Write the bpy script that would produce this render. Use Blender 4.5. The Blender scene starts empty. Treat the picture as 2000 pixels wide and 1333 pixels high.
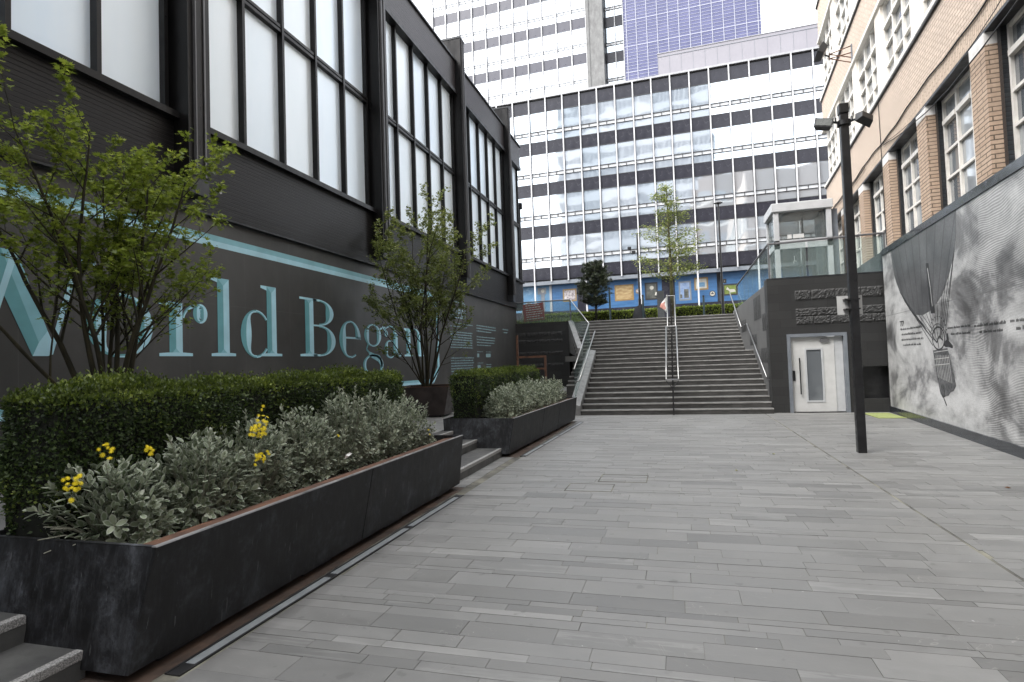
import bpy, math, random
import numpy as np
from mathutils import Matrix, Vector
R_ = math.radians
random.seed(7); RNG = np.random.default_rng(7)
S = bpy.context.scene
COL = S.collection

# ------------------------------------------------------------------ camera, sky, sun, exposure
cd = bpy.data.cameras.new('camera'); cam = bpy.data.objects.new('camera', cd); COL.objects.link(cam)
cd.sensor_width = 36; cd.lens = 36*1140.57/2000; cd.clip_start = .05; cd.clip_end = 1000
rot = Matrix(((0.96181682, 0.04231804, 0.27040265), (0.27160436, -0.0257265, -0.96206508), (-0.0337562, 0.99877291, -0.03623795)))
cam.matrix_world = Matrix.Translation((0, 0, 1.65)) @ rot.to_4x4()
S.camera = cam
S.render.resolution_x = 1024; S.render.resolution_y = 682
SUN_EL, SUN_AZ = 52, 222        # overcast: the sun is a wide soft source high behind the camera
w = bpy.data.worlds.new('World'); S.world = w; w.use_nodes = True
wn = w.node_tree.nodes; wl = w.node_tree.links
for n in list(wn): wn.remove(n)
sky = wn.new('ShaderNodeTexSky'); sky.sky_type = 'NISHITA'; sky.sun_disc = False
sky.sun_elevation = R_(SUN_EL); sky.sun_rotation = R_(SUN_AZ); sky.air_density = 1.0; sky.dust_density = 4.0; sky.ozone_density = 1.0
hs = wn.new('ShaderNodeHueSaturation'); hs.inputs['Saturation'].default_value = .22; hs.inputs['Value'].default_value = 1.0
bg = wn.new('ShaderNodeBackground'); bg.inputs['Strength'].default_value = .15
wo = wn.new('ShaderNodeOutputWorld')
cl = wn.new('ShaderNodeMix'); cl.data_type = 'RGBA'; cl.inputs[0].default_value = .55; cl.inputs[7].default_value = (5.2, 5.35, 5.6, 1)   # thin even cloud over the sky
wl.new(sky.outputs[0], hs.inputs['Color']); wl.new(hs.outputs[0], cl.inputs[6]); wl.new(cl.outputs[2], bg.inputs[0]); wl.new(bg.outputs[0], wo.inputs[0])
sd = bpy.data.lights.new('sun', 'SUN'); sd.energy = 0.9; sd.angle = R_(35); sd.color = (1, .97, .93)
sun = bpy.data.objects.new('sun', sd); COL.objects.link(sun)
az = R_(SUN_AZ); el = R_(SUN_EL)
sv = Vector((math.sin(az)*math.cos(el), math.cos(az)*math.cos(el), math.sin(el)))
sun.rotation_euler = sv.to_track_quat('Z', 'Y').to_euler(); sun.location = (0, -5, 30)
S.view_settings.view_transform = 'Standard'; S.view_settings.look = 'None'
S.view_settings.gamma = 1; S.view_settings.exposure = 2.15

# ------------------------------------------------------------------ materials
def srgb(r, g, b):
    f = lambda c: (c/255)/12.92 if c <= 10 else (((c/255)+.055)/1.055)**2.4
    return (f(r), f(g), f(b))
def newmat(name):
    m = bpy.data.materials.new(name); m.use_nodes = True
    return m, m.node_tree.nodes, m.node_tree.links, m.node_tree.nodes['Principled BSDF']
def c4(c): return (c[0], c[1], c[2], 1)
def coords(N, L, kind='Object', scale=(1, 1, 1), rot=(0, 0, 0), loc=(0, 0, 0)):
    tc = N.new('ShaderNodeTexCoord'); mp = N.new('ShaderNodeMapping')
    mp.inputs['Scale'].default_value = scale; mp.inputs['Rotation'].default_value = rot; mp.inputs['Location'].default_value = loc
    L.new(tc.outputs[kind], mp.inputs['Vector']); return mp.outputs[0]
def noise(N, L, vec, scale, detail=6, rough=.6, dist=0):
    n = N.new('ShaderNodeTexNoise'); n.inputs['Scale'].default_value = scale; n.inputs['Detail'].default_value = detail
    n.inputs['Roughness'].default_value = rough; n.inputs['Distortion'].default_value = dist
    if vec is not None: L.new(vec, n.inputs['Vector'])
    return n.outputs['Fac']
def ramp(N, L, fac, stops):
    r = N.new('ShaderNodeValToRGB'); e = r.color_ramp.elements
    while len(e) < len(stops): e.new(.5)
    for i, (p, c) in enumerate(stops):
        e[i].position = p; e[i].color = c4(c) if not isinstance(c, (int, float)) else (c, c, c, 1)
    L.new(fac, r.inputs[0]); return r.outputs[0]
def mixc(N, L, fac, a, b, blend='MIX'):
    m = N.new('ShaderNodeMix'); m.data_type = 'RGBA'; m.blend_type = blend
    for sock, v in ((m.inputs[0], fac), (m.inputs[6], a), (m.inputs[7], b)):
        if hasattr(v, 'is_output') or isinstance(v, bpy.types.NodeSocket): L.new(v, sock)
        elif isinstance(v, (int, float)): sock.default_value = v
        else: sock.default_value = c4(v)
    return m.outputs[2]
def math_(N, L, op, a, b=None):
    m = N.new('ShaderNodeMath'); m.operation = op
    for i, v in enumerate((a, b)):
        if v is None: continue
        if isinstance(v, (int, float)): m.inputs[i].default_value = v
        else: L.new(v, m.inputs[i])
    return m.outputs[0]
def bump(N, L, P, h, strength=.3, dist=.01):
    b = N.new('ShaderNodeBump'); b.inputs['Strength'].default_value = strength; b.inputs['Distance'].default_value = dist
    L.new(h, b.inputs['Height']); L.new(b.outputs[0], P.inputs['Normal'])
def noisy(name, c1, c2, scale=3, rough=.6, metal=0, bmp=.15, bscale=60, stretch=(1, 1, 1), lo=.35, hi=.65, rvar=.12, spec=.5):
    m, N, L, P = newmat(name)
    v = coords(N, L, scale=stretch)
    f = noise(N, L, v, scale)
    L.new(ramp(N, L, f, [(lo, c1), (hi, c2)]), P.inputs['Base Color'])
    f2 = noise(N, L, v, scale*2.3)
    L.new(ramp(N, L, f2, [(.3, max(0, rough-rvar)), (.7, min(1, rough+rvar))]), P.inputs['Roughness'])
    P.inputs['Metallic'].default_value = metal; P.inputs['Specular IOR Level'].default_value = spec
    if bmp: bump(N, L, P, noise(N, L, v, bscale, 4), bmp, .004)
    return m
def plain(name, c, rough=.5, metal=0, spec=.5):
    return noisy(name, tuple(x*.9 for x in c), tuple(min(1, x*1.08) for x in c), 2.5, rough, metal, .05, 40, rvar=.06, spec=spec)

M = {}
M['steel_dark'] = noisy('blackened_steel', (.012, .013, .015), (.045, .048, .053), 2.6, .42, .25, .12, 45, (1, 1, .45), .3, .75, .14)
def planter_steel(name, gain, streak=.25):
    m, N, L, P = newmat(name)
    v = coords(N, L); vs = coords(N, L, scale=(9, 9, .35))
    a = noise(N, L, v, 3.4, 9, .72, .3); b = noise(N, L, vs, 3.2, 8, .78)
    base = ramp(N, L, a, [(.38, (.0028*gain, .0029*gain, .0034*gain)), (.5, (.0095*gain, .010*gain, .012*gain)), (.63, (.046*gain, .050*gain, .057*gain))])
    st = ramp(N, L, b, [(.48, 0.), (.62, 1.)])
    c = mixc(N, L, math_(N, L, 'MULTIPLY', st, streak), base, (.045*gain, .048*gain, .053*gain))
    vd = coords(N, L, scale=(9, 9, .9), rot=(.12, .1, 0))
    sc = ramp(N, L, noise(N, L, vd, 4, 3, .55), [(.69, 0.), (.71, 1.)])
    c = mixc(N, L, math_(N, L, 'MULTIPLY', ramp(N, L, noise(N, L, coords(N, L, scale=(14, 14, .5), loc=(3, 1, 0)), 2.5, 5, .7), [(.56, 0.), (.66, 1.)]), streak*1.2), c, (.003, .003, .0035))
    c = mixc(N, L, math_(N, L, 'MULTIPLY', sc, .5), c, (.09, .092, .095))
    c = mixc(N, L, .75, c, ramp(N, L, noise(N, L, coords(N, L, scale=(1, 1, .6)), 9, 8, .75), [(.36, .35), (.5, 1.), (.66, 2.2)]), 'MULTIPLY')
    sp = ramp(N, L, noise(N, L, v, 55, 3, .6), [(.66, 0.), (.74, 1.)])
    c = mixc(N, L, math_(N, L, 'MULTIPLY', sp, .2), c, (.06, .06, .063))
    L.new(c, P.inputs['Base Color'])
    L.new(ramp(N, L, a, [(.35, .5), (.7, .7)]), P.inputs['Roughness'])
    P.inputs['Metallic'].default_value = .1
    bump(N, L, P, noise(N, L, v, 30, 6), .1, .004)
    return m
M['planter'] = planter_steel('planter_steel', .66, .22)
M['planter_b'] = planter_steel('planter_steel_paler', .8, .35)
M['planter_end'] = planter_steel('planter_steel_bluish', 1.05, .5)
M['rust'] = noisy('rusty_steel', (.06, .030, .020), (.16, .075, .042), 5, .75, .1, .3, 70)
M['rust_floor'] = noisy('rusty_base_plate', (.055, .042, .035), (.13, .085, .062), 4, .7, .1, .2, 70)
M['soil'] = noisy('soil', (.012, .008, .006), (.04, .027, .018), 25, .95, 0, .9, 60)
M['diffuser'] = noisy('light_strip_diffuser', (.24, .26, .27), (.33, .35, .36), 5, .45, 0, .02)
M['alu_dark'] = plain('dark_channel', (.05, .05, .052), .45, .5)
M['stainless'] = plain('brushed_stainless', (0.27, 0.27, 0.2655), .35, .9)
M['steel_grey'] = plain('grey_painted_steel', (.13, .13, .135), .45, .2)
M['black_paint'] = noisy('black_paint', (.006, .006, .007), (.014, .014, .015), 6, .38, 0, .03)
M['rubber'] = plain('black_rubber', (.01, .01, .011), .7)
M['white_paint'] = noisy('white_paint', (0.46, 0.46, 0.4508), (0.5336, 0.5336, 0.5244), 3, .4, 0, .03)
M['light_grey_paint'] = noisy('light_grey_paint', (.40, .41, .42), (.47, .48, .49), 3, .4, 0, .03)
M['mid_grey_paint'] = noisy('mid_grey_paint', (.13, .145, .165), (.17, .185, .205), 3, .4, 0, .03)
M['granite_nosing'] = noisy('granite_nosing', (.14, .14, .135), (.42, .41, .4), 120, .7, 0, .4, 200, lo=.4, hi=.62)

def glassmat(name, tint, alpha=.25, rough=.02):
    m, N, L, P = newmat(name)
    P.inputs['Base Color'].default_value = c4(tint); P.inputs['Roughness'].default_value = rough
    P.inputs['Transmission Weight'].default_value = 0
    P.inputs['Specular IOR Level'].default_value = .8
    tr = N.new('ShaderNodeBsdfTransparent'); tr.inputs[0].default_value = (.90, .94, .93, 1)
    mx = N.new('ShaderNodeMixShader'); mx.inputs[0].default_value = alpha
    out = [n for n in N if n.type == 'OUTPUT_MATERIAL'][0]
    L.new(tr.outputs[0], mx.inputs[1]); L.new(P.outputs[0], mx.inputs[2]); L.new(mx.outputs[0], out.inputs[0])
    return m
M['clear_glass'] = glassmat('balustrade_glass', (.30, .37, .36), .15)
M['lift_glass'] = glassmat('lift_glass', (.08, .085, .085), .45)

# frosted glass of the hall, each pane a touch different
def frosted():
    m, N, L, P = newmat('frosted_glass')
    at = N.new('ShaderNodeAttribute'); at.attribute_name = 'tone'
    v = coords(N, L, scale=(1, 1.6, .45)); f = noise(N, L, v, .8, 4)
    c = mixc(N, L, at.outputs['Fac'], (.68, .76, .80), (.60, .76, .92))
    c2 = mixc(N, L, f, c, (.82, .88, .92)); L.new(c2, P.inputs['Base Color'])
    P.inputs['Roughness'].default_value = .34; P.inputs['Specular IOR Level'].default_value = .9; P.inputs['Metallic'].default_value = .22
    return m
M['frosted'] = frosted()
def boarded(name, horiz, c1, c2, pitch, rough=.42):
    m, N, L, P = newmat(name)
    v = coords(N, L)
    sp = N.new('ShaderNodeSeparateXYZ'); L.new(v, sp.inputs[0])
    z = math_(N, L, 'FRACT', math_(N, L, 'DIVIDE', sp.outputs[2] if horiz else sp.outputs[1], pitch))
    g = ramp(N, L, z, [(0, 0.), (.08, 1.), (.92, 1.), (1, 0.)])
    vs = coords(N, L, scale=(1, .5, 6) if horiz else (1, 6, .5)); f = noise(N, L, vs, 3, 6, .65)
    col = ramp(N, L, f, [(.3, c1), (.7, c2)])
    L.new(mixc(N, L, g, tuple(x*.45 for x in c1), col), P.inputs['Base Color'])
    P.inputs['Roughness'].default_value = rough; P.inputs['Specular IOR Level'].default_value = .28
    bump(N, L, P, math_(N, L, 'ADD', math_(N, L, 'MULTIPLY', g, 1.), math_(N, L, 'MULTIPLY', f, .25)), .6, .008)
    return m
M['boards'] = boarded('black_stained_boards', True, (0.00533, 0.00492, 0.005166), (0.01394, 0.01312, 0.01312), .062, .42)
M['parapet'] = boarded('black_parapet_boards', True, (.014, .012, .0125), (.045, .039, .040), .085, .36)
M['pier_black'] = noisy('black_metal_pier', (.005, .005, .0054), (.012, .0115, .012), 2, .36, .1, .06, 30, (1, 1, .2), spec=.3)
M['frame_black'] = noisy('black_window_frame', (.005, .005, .0055), (.010, .0095, .010), 3, .38, .05, .03, spec=.3)

def panel_wall():
    m, N, L, P = newmat('printed_hoarding')
    v = coords(N, L)
    a = noise(N, L, v, .55, 6, .6, .3); b = noise(N, L, coords(N, L, scale=(1, 1, .3)), 3, 6)
    c = ramp(N, L, a, [(.35, (.040, .039, .0375)), (.55, (.056, .055, .053)), (.7, (.085, .083, .080))])
    c = mixc(N, L, .25, c, ramp(N, L, b, [(.3, (.022, .022, .022)), (.7, (.062, .062, .06))]))
    sp = N.new('ShaderNodeSeparateXYZ'); L.new(v, sp.inputs[0])
    fy = math_(N, L, 'FRACT', math_(N, L, 'DIVIDE', sp.outputs[1], 1.22))
    g = ramp(N, L, fy, [(0, 1.), (.006, 0.), (.994, 0.), (1, 1.)])
    zz = math_(N, L, 'ABSOLUTE', math_(N, L, 'SUBTRACT', sp.outputs[2], 2.76))
    g2 = ramp(N, L, zz, [(0, 1.), (.008, 0.)])
    gg = math_(N, L, 'MAXIMUM', g, g2)
    L.new(mixc(N, L, math_(N, L, 'MULTIPLY', gg, .5), c, (.09, .09, .088)), P.inputs['Base Color'])
    L.new(ramp(N, L, a, [(.3, .5), (.7, .36)]), P.inputs['Roughness'])
    bump(N, L, P, noise(N, L, v, 1.7, 3), .1, .02)
    return m
M['hoarding'] = panel_wall()
M['teal_dark'] = plain('teal_print', srgb(100, 160, 168), .5)
M['teal_mid'] = plain('mid_teal_print', srgb(134, 188, 200), .5)
M['teal_light'] = plain('pale_teal_print', srgb(172, 216, 230), .5)
M['text_pale'] = plain('pale_lettering', srgb(140, 170, 176), .5)

# brick
def brick(name, c1, c2, mortar, bw=.225, rh=.075, vert=False, ms=.012, rough=.8, swap=False):
    m, N, L, P = newmat(name)
    tc = N.new('ShaderNodeTexCoord'); sp = N.new('ShaderNodeSeparateXYZ'); L.new(tc.outputs['Object'], sp.inputs[0])
    hx = math_(N, L, 'ADD', sp.outputs[0], math_(N, L, 'MULTIPLY', sp.outputs[1], 1.0))
    cb = N.new('ShaderNodeCombineXYZ')
    if vert: L.new(sp.outputs[2], cb.inputs[0]); L.new(hx, cb.inputs[1])
    else: L.new(hx, cb.inputs[0]); L.new(sp.outputs[2], cb.inputs[1])
    b = N.new('ShaderNodeTexBrick'); L.new(cb.outputs[0], b.inputs['Vector'])
    b.inputs['Scale'].default_value = 1; b.inputs['Brick Width'].default_value = bw; b.inputs['Row Height'].default_value = rh
    b.inputs['Mortar Size'].default_value = ms; b.inputs['Mortar Smooth'].default_value = .1
    b.inputs['Color1'].default_value = c4(c1); b.inputs['Color2'].default_value = c4(c2); b.inputs['Mortar'].default_value = c4(mortar)
    f = noise(N, L, tc.outputs['Object'], 1.3, 6, .65); f2 = noise(N, L, tc.outputs['Object'], 14, 4)
    c = mixc(N, L, ramp(N, L, f, [(.3, 0.), (.75, .5)]), b.outputs['Color'], tuple(x*.6 for x in c1), 'MIX')
    c = mixc(N, L, .35, c, ramp(N, L, f2, [(.3, .35), (.7, 1.)]), 'MULTIPLY')
    L.new(c, P.inputs['Base Color']); P.inputs['Roughness'].default_value = rough
    bump(N, L, P, math_(N, L, 'SUBTRACT', 1., b.outputs['Fac']), .6, .006)
    return m
M['brick_pale'] = brick('pale_brick', (.70, .57, .465), (.60, .485, .39), (0.312, 0.24, 0.18), ms=.009)
M['brick_soldier'] = brick('soldier_brick', (0.6804, 0.54, 0.4158), (0.5724, 0.4482, 0.3456), (0.2808, 0.216, 0.1728), vert=True, ms=.008)
M['brick_tan'] = brick('tan_brick', (0.5592, 0.4149, 0.3067), (0.4871, 0.3473, 0.248), (0.09922, 0.07216, 0.04961), bw=.45, rh=.075, ms=.010)
M['brick_black'] = brick('black_glazed_brick', (.018, .022, .026), (.028, .032, .036), (.01, .01, .011), rough=.3)
M['cream'] = noisy('cream_paint', (.72, .65, .56), (.80, .74, .66), 4, .6, 0, .1, 60, (1, 1, .4))
M['cream_white'] = noisy('offwhite_frames', (.62, .59, .54), (.74, .71, .66), 4, .5, 0, .06)
M['stone_white'] = noisy('white_stone', (.62, .60, .57), (.76, .74, .72), 6, .7, 0, .1)
def pane_dark(name, lo, hi, refl=.75):
    m, N, L, P = newmat(name)
    at = N.new('ShaderNodeAttribute'); at.attribute_name = 'tone'
    v = coords(N, L); f = noise(N, L, v, 1.4, 3, .5)
    fac = math_(N, L, 'MULTIPLY', math_(N, L, 'ADD', at.outputs['Fac'], f), .5)
    L.new(ramp(N, L, fac, [(.25, lo), (.75, hi)]), P.inputs['Base Color'])
    P.inputs['Roughness'].default_value = .06; P.inputs['Specular IOR Level'].default_value = refl
    P.inputs['Coat Weight'].default_value = .6; P.inputs['Coat Roughness'].default_value = .02
    bump(N, L, P, noise(N, L, v, 2.2, 2), .1, .02)
    return m
M['old_glass'] = pane_dark('old_window_glass', (.10, .11, .12), (.33, .35, .36))
# curtain wall glass: mirror-like, each pane slightly out of true
def curtain(name, tint, metal, wob=.25, base=(.75, .79, .83)):
    m, N, L, P = newmat(name)
    v = coords(N, L); f = noise(N, L, v, .5, 2, .4); f2 = noise(N, L, coords(N, L, scale=(1.6, 1, .35)), 1.1, 4, .6)
    oi = N.new('ShaderNodeObjectInfo')
    c = mixc(N, L, oi.outputs['Random'], base, tint)
    c = mixc(N, L, math_(N, L, 'MULTIPLY', f2, .35), c, tint); L.new(c, P.inputs['Base Color'])
    P.inputs['Metallic'].default_value = metal; P.inputs['Roughness'].default_value = .03
    tc = N.new('ShaderNodeTexCoord'); ad = N.new('ShaderNodeVectorMath'); ad.operation = 'ADD'
    cv = N.new('ShaderNodeVectorMath'); cv.operation = 'SCALE'; cb = N.new('ShaderNodeCombineXYZ')
    L.new(oi.outputs['Random'], cb.inputs[0]); L.new(oi.outputs['Random'], cb.inputs[2]); L.new(cb.outputs[0], cv.inputs[0]); cv.inputs['Scale'].default_value = 40
    L.new(tc.outputs['Object'], ad.inputs[0]); L.new(cv.outputs[0], ad.inputs[1])
    bump(N, L, P, noise(N, L, ad.outputs[0], .55, 1, .4), wob, .05)
    return m
M['cw_glass'] = curtain('curtain_wall_glass', (.55, .62, .68), .72)
M['cw_glass_high'] = curtain('tower_glass', (.82, .86, .9), .45, .1, (.9, .92, .94))
M['cw_black'] = noisy('dark_spandrel_glass', (0.0171, 0.0171, 0.0228), (0.0323, 0.0323, 0.0418), .7, .22, 0, .0, 5, spec=.3)
M['cw_purple'] = noisy('tower_spandrel', (0.0384, 0.0384, 0.0528), (0.048, 0.048, 0.064), .6, .35, 0, 0, 5)
M['alu'] = plain('anodised_aluminium', (0.306, 0.306, 0.315), .4, .2)
M['cw_line'] = plain('dark_gasket', (.02, .02, .022), .5)
M['concrete_rib'] = boarded('ribbed_concrete', False, (0.117, 0.117, 0.1152), (0.207, 0.207, 0.2025), .22, .85)
M['penthouse'] = noisy('pale_metal_panels', (0.1997, 0.1913, 0.2125), (0.221, 0.2125, 0.2338), .5, .5, .0, .02)
M['solar'] = noisy('solar_cells', (0.051, 0.0561, 0.1318), (0.08075, 0.085, 0.1785), .9, .3, .0, .05, 20, lo=.3, hi=.7)
M['solar_line'] = plain('solar_grid', (0.289, 0.2975, 0.357), .5)
M['blue_print'] = None
def blueprint():
    m, N, L, P = newmat('blue_window_print')
    v = coords(N, L); sp = N.new('ShaderNodeSeparateXYZ'); L.new(v, sp.inputs[0])
    bw = N.new('ShaderNodeTexBrick'); cb = N.new('ShaderNodeCombineXYZ'); L.new(sp.outputs[0], cb.inputs[0]); L.new(sp.outputs[2], cb.inputs[1]); L.new(cb.outputs[0], bw.inputs[0])
    bw.inputs['Scale'].default_value = 1; bw.inputs['Brick Width'].default_value = .5; bw.inputs['Row Height'].default_value = .16; bw.inputs['Mortar Size'].default_value = .008
    bw.inputs['Color1'].default_value = c4(srgb(50, 84, 122)); bw.inputs['Color2'].default_value = c4(srgb(58, 93, 131)); bw.inputs['Mortar'].default_value = c4(srgb(45, 76, 112))
    f = noise(N, L, coords(N, L, scale=(.4, 1, 2.5)), 1.8, 5)
    L.new(mixc(N, L, ramp(N, L, f, [(.42, 0.), (.7, .5)]), bw.outputs[0], srgb(76, 114, 154)), P.inputs['Base Color'])
    P.inputs['Roughness'].default_value = .3
    return m
M['blue_print'] = blueprint()
M['blue_pale'] = noisy('pale_blue_window_print', srgb(78, 115, 146), srgb(96, 128, 153), 1.2, .25, 0, 0)

# stone for stair walls: courses of dark slabs
def ashlar(name, c1, c2, mortar, bw=.6, rh=.235, xz=True, gain=1):
    m, N, L, P = newmat(name)
    tc = N.new('ShaderNodeTexCoord'); sp = N.new('ShaderNodeSeparateXYZ'); L.new(tc.outputs['Object'], sp.inputs[0])
    cb = N.new('ShaderNodeCombineXYZ')
    L.new(math_(N, L, 'ADD', sp.outputs[0], sp.outputs[1]), cb.inputs[0]); L.new(sp.outputs[2], cb.inputs[1])
    b = N.new('ShaderNodeTexBrick'); L.new(cb.outputs[0], b.inputs['Vector'])
    b.inputs['Scale'].default_value = 1; b.inputs['Brick Width'].default_value = bw; b.inputs['Row Height'].default_value = rh
    b.inputs['Mortar Size'].default_value = .004; b.inputs['Mortar Smooth'].default_value = .3
    b.inputs['Color1'].default_value = c4(c1); b.inputs['Color2'].default_value = c4(c2); b.inputs['Mortar'].default_value = c4(mortar)
    f = noise(N, L, tc.outputs['Object'], 1.2, 8, .65); f2 = noise(N, L, tc.outputs['Object'], 60, 3)
    c = mixc(N, L, .5, b.outputs['Color'], ramp(N, L, f, [(.3, .55), (.7, 1.)]), 'MULTIPLY')
    c = mixc(N, L, .3, c, ramp(N, L, f2, [(.35, .5), (.65, 1.)]), 'MULTIPLY')
    L.new(c, P.inputs['Base Color']); P.inputs['Roughness'].default_value = .62
    bump(N, L, P, f2, .15, .003)
    return m
M['ashlar'] = ashlar('dark_stone_courses', (0.0252, 0.0252, 0.02478), (0.01596, 0.01596, 0.01596), (0.00588, 0.00588, 0.00588))
M['ashlar_grey'] = ashlar('grey_stone_courses', (.12, .12, .118), (.10, .10, .099), (.07, .07, .07), 1.2, .6)
M['split_stone'] = noisy('split_face_stone', (0.02108, 0.02108, 0.02108), (0.0372, 0.0372, 0.03658), 9, .65, 0, .5, 25)
M['coping'] = noisy('grey_stone_coping', (0.1275, 0.1275, 0.1275), (0.204, 0.204, 0.1997), 5, .6, 0, .15, 80)
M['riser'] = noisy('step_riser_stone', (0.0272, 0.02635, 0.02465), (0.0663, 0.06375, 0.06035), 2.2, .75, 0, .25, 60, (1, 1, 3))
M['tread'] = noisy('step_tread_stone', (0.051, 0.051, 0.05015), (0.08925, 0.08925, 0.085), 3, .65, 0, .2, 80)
M['nosing'] = noisy('step_nosing_stone', (0.187, 0.1827, 0.1742), (0.289, 0.2848, 0.272), 5, .65, 0, .2, 80)

# paving: every slab has a tone of its own and its own veins
def paving(name, dark, light, vein=.5):
    m, N, L, P = newmat(name)
    at = N.new('ShaderNodeAttribute'); at.attribute_name = 'slab'
    tc = N.new('ShaderNodeTexCoord'); ad = N.new('ShaderNodeVectorMath'); ad.operation = 'ADD'
    sc = N.new('ShaderNodeVectorMath'); sc.operation = 'SCALE'; sc.inputs['Scale'].default_value = 37
    L.new(at.outputs['Color'], sc.inputs[0]); L.new(tc.outputs['Object'], ad.inputs[0]); L.new(sc.outputs[0], ad.inputs[1])
    sp = N.new('ShaderNodeSeparateColor'); L.new(at.outputs['Color'], sp.inputs[0])
    tone = ramp(N, L, sp.outputs[0], [(0, dark), (.25, tuple(.62*d+.38*l for d, l in zip(dark, light))), (.8, tuple(.3*d+.7*l for d, l in zip(dark, light))), (1, light)])
    hue = mixc(N, L, math_(N, L, 'MULTIPLY', sp.outputs[1], .35), tone, (.155, .152, .142))
    mp = N.new('ShaderNodeMapping'); mp.inputs['Scale'].default_value = (1.1, 2.2, 1); mp.inputs['Rotation'].default_value = (0, 0, .5); L.new(ad.outputs[0], mp.inputs['Vector'])
    a = noise(N, L, mp.outputs[0], 2.2, 7, .65, 1.2)
    c = mixc(N, L, .55, hue, ramp(N, L, a, [(.3, .62), (.7, 1.)]), 'MULTIPLY')
    # pale mineral veins on some slabs
    wv = N.new('ShaderNodeTexWave'); wv.wave_type = 'BANDS'; wv.inputs['Scale'].default_value = 1.4; wv.inputs['Distortion'].default_value = 7; wv.inputs['Detail'].default_value = 4; wv.inputs['Detail Scale'].default_value = 1.1
    L.new(ad.outputs[0], wv.inputs['Vector'])
    fine = ramp(N, L, noise(N, L, ad.outputs[0], 9, 5, .7), [(.35, 0.), (.6, 1.)])
    vv = math_(N, L, 'MULTIPLY', ramp(N, L, wv.outputs['Fac'], [(.80, 0.), (1., 1.)]), fine)
    sel = ramp(N, L, sp.outputs[2], [(.84, 0.), (.9, 1.)])
    mp2 = N.new('ShaderNodeMapping'); mp2.inputs['Scale'].default_value = (.5, 5, 1); mp2.inputs['Rotation'].default_value = (0, 0, .75); L.new(ad.outputs[0], mp2.inputs['Vector'])
    vv = ramp(N, L, noise(N, L, mp2.outputs[0], 3.2, 6, .6, .6), [(.50, 0.), (.58, 1.)])
    c = mixc(N, L, math_(N, L, 'MULTIPLY', math_(N, L, 'MULTIPLY', vv, sel), vein*.5), c, (.33, .33, .315))
    n3 = noise(N, L, ad.outputs[0], 1.7, 3, .5, 2.2)
    v3 = ramp(N, L, math_(N, L, 'ABSOLUTE', math_(N, L, 'SUBTRACT', n3, .5)), [(0, 1.), (.004, 0.)])
    brk = ramp(N, L, noise(N, L, tc.outputs['Object'], 1.9, 2), [(.52, 0.), (.62, 1.)])
    c = mixc(N, L, math_(N, L, 'MULTIPLY', math_(N, L, 'MULTIPLY', v3, brk), .3), c, (.42, .41, .38))
    # broad dirt and small spots
    d = noise(N, L, tc.outputs['Object'], .5, 5, .6); c = mixc(N, L, .4, c, ramp(N, L, d, [(.3, .68), (.62, 1.)]), 'MULTIPLY')
    wd = noise(N, L, tc.outputs['Object'], 24, 1, .5); c = mixc(N, L, math_(N, L, 'MULTIPLY', ramp(N, L, wd, [(.80, 0.), (.82, 1.)]), .6), c, (.5, .5, .48))
    s = ramp(N, L, noise(N, L, tc.outputs['Object'], 7, 2, .5), [(.67, 0.), (.72, 1.)])
    c = mixc(N, L, math_(N, L, 'MULTIPLY', s, .4), c, (.07, .07, .065))
    L.new(c, P.inputs['Base Color'])
    L.new(ramp(N, L, a, [(.3, .42), (.7, .6)]), P.inputs['Roughness'])
    hb = math_(N, L, 'ADD', math_(N, L, 'MULTIPLY', a, .6), math_(N, L, 'MULTIPLY', noise(N, L, ad.outputs[0], 35, 5), .4))
    bump(N, L, P, hb, .28, .006)
    return m
M['paving'] = paving('blue_grey_paving', (.134, .134, .130), (.254, .252, .243))
M['paving_pale'] = paving('pale_plaza_paving', (0.255, 0.255, 0.2465), (0.34, 0.34, 0.3272), .1)
M['joint'] = noisy('joint_mortar', (.06, .058, .052), (.24, .23, .18), 2.5, .9, 0, .3, 80, lo=.4, hi=.7)
M['ground'] = noisy('ground_asphalt', (.045, .045, .045), (.06, .06, .06), 2, .9)

def leafmat(name, c1, c2, c3=None, rimc=None, trans=.3, rough=.45):
    m, N, L, P = newmat(name)
    at = N.new('ShaderNodeAttribute'); at.attribute_name = 'tone'
    st = [(0, c1), (.7, c2)] + ([(1, c3)] if c3 else [])
    c = ramp(N, L, at.outputs['Fac'], st)
    if rimc:
        ar = N.new('ShaderNodeAttribute'); ar.attribute_name = 'rim'
        c = mixc(N, L, ramp(N, L, ar.outputs['Fac'], [(.55, 0.), (1, .7)]), c, rimc)
    L.new(c, P.inputs['Base Color']); P.inputs['Roughness'].default_value = rough
    t = N.new('ShaderNodeBsdfTranslucent'); L.new(c, t.inputs[0])
    mx = N.new('ShaderNodeMixShader'); mx.inputs[0].default_value = trans
    out = [n for n in N if n.type == 'OUTPUT_MATERIAL'][0]
    L.new(P.outputs[0], mx.inputs[1]); L.new(t.outputs[0], mx.inputs[2]); L.new(mx.outputs[0], out.inputs[0])
    return m
M['leaf_maple'] = leafmat('maple_leaf', (.07, .11, .015), (.23, .29, .038), (.48, .53, .09), trans=.48)
M['leaf_bright'] = leafmat('bright_hedge_leaf', (.10, .14, .015), (.26, .33, .04), (.42, .48, .08), trans=.4)
M['leaf_tree2'] = leafmat('small_tree_leaf', (.065, .09, .02), (.20, .245, .06), (.42, .44, .13), trans=.4)
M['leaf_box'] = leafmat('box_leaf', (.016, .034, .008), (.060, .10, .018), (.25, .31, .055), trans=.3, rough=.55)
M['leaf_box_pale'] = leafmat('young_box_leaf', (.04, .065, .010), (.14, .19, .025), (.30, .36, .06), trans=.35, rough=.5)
M['leaf_dark'] = plain('hedge_inside', (.006, .008, .004), .9)
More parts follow.
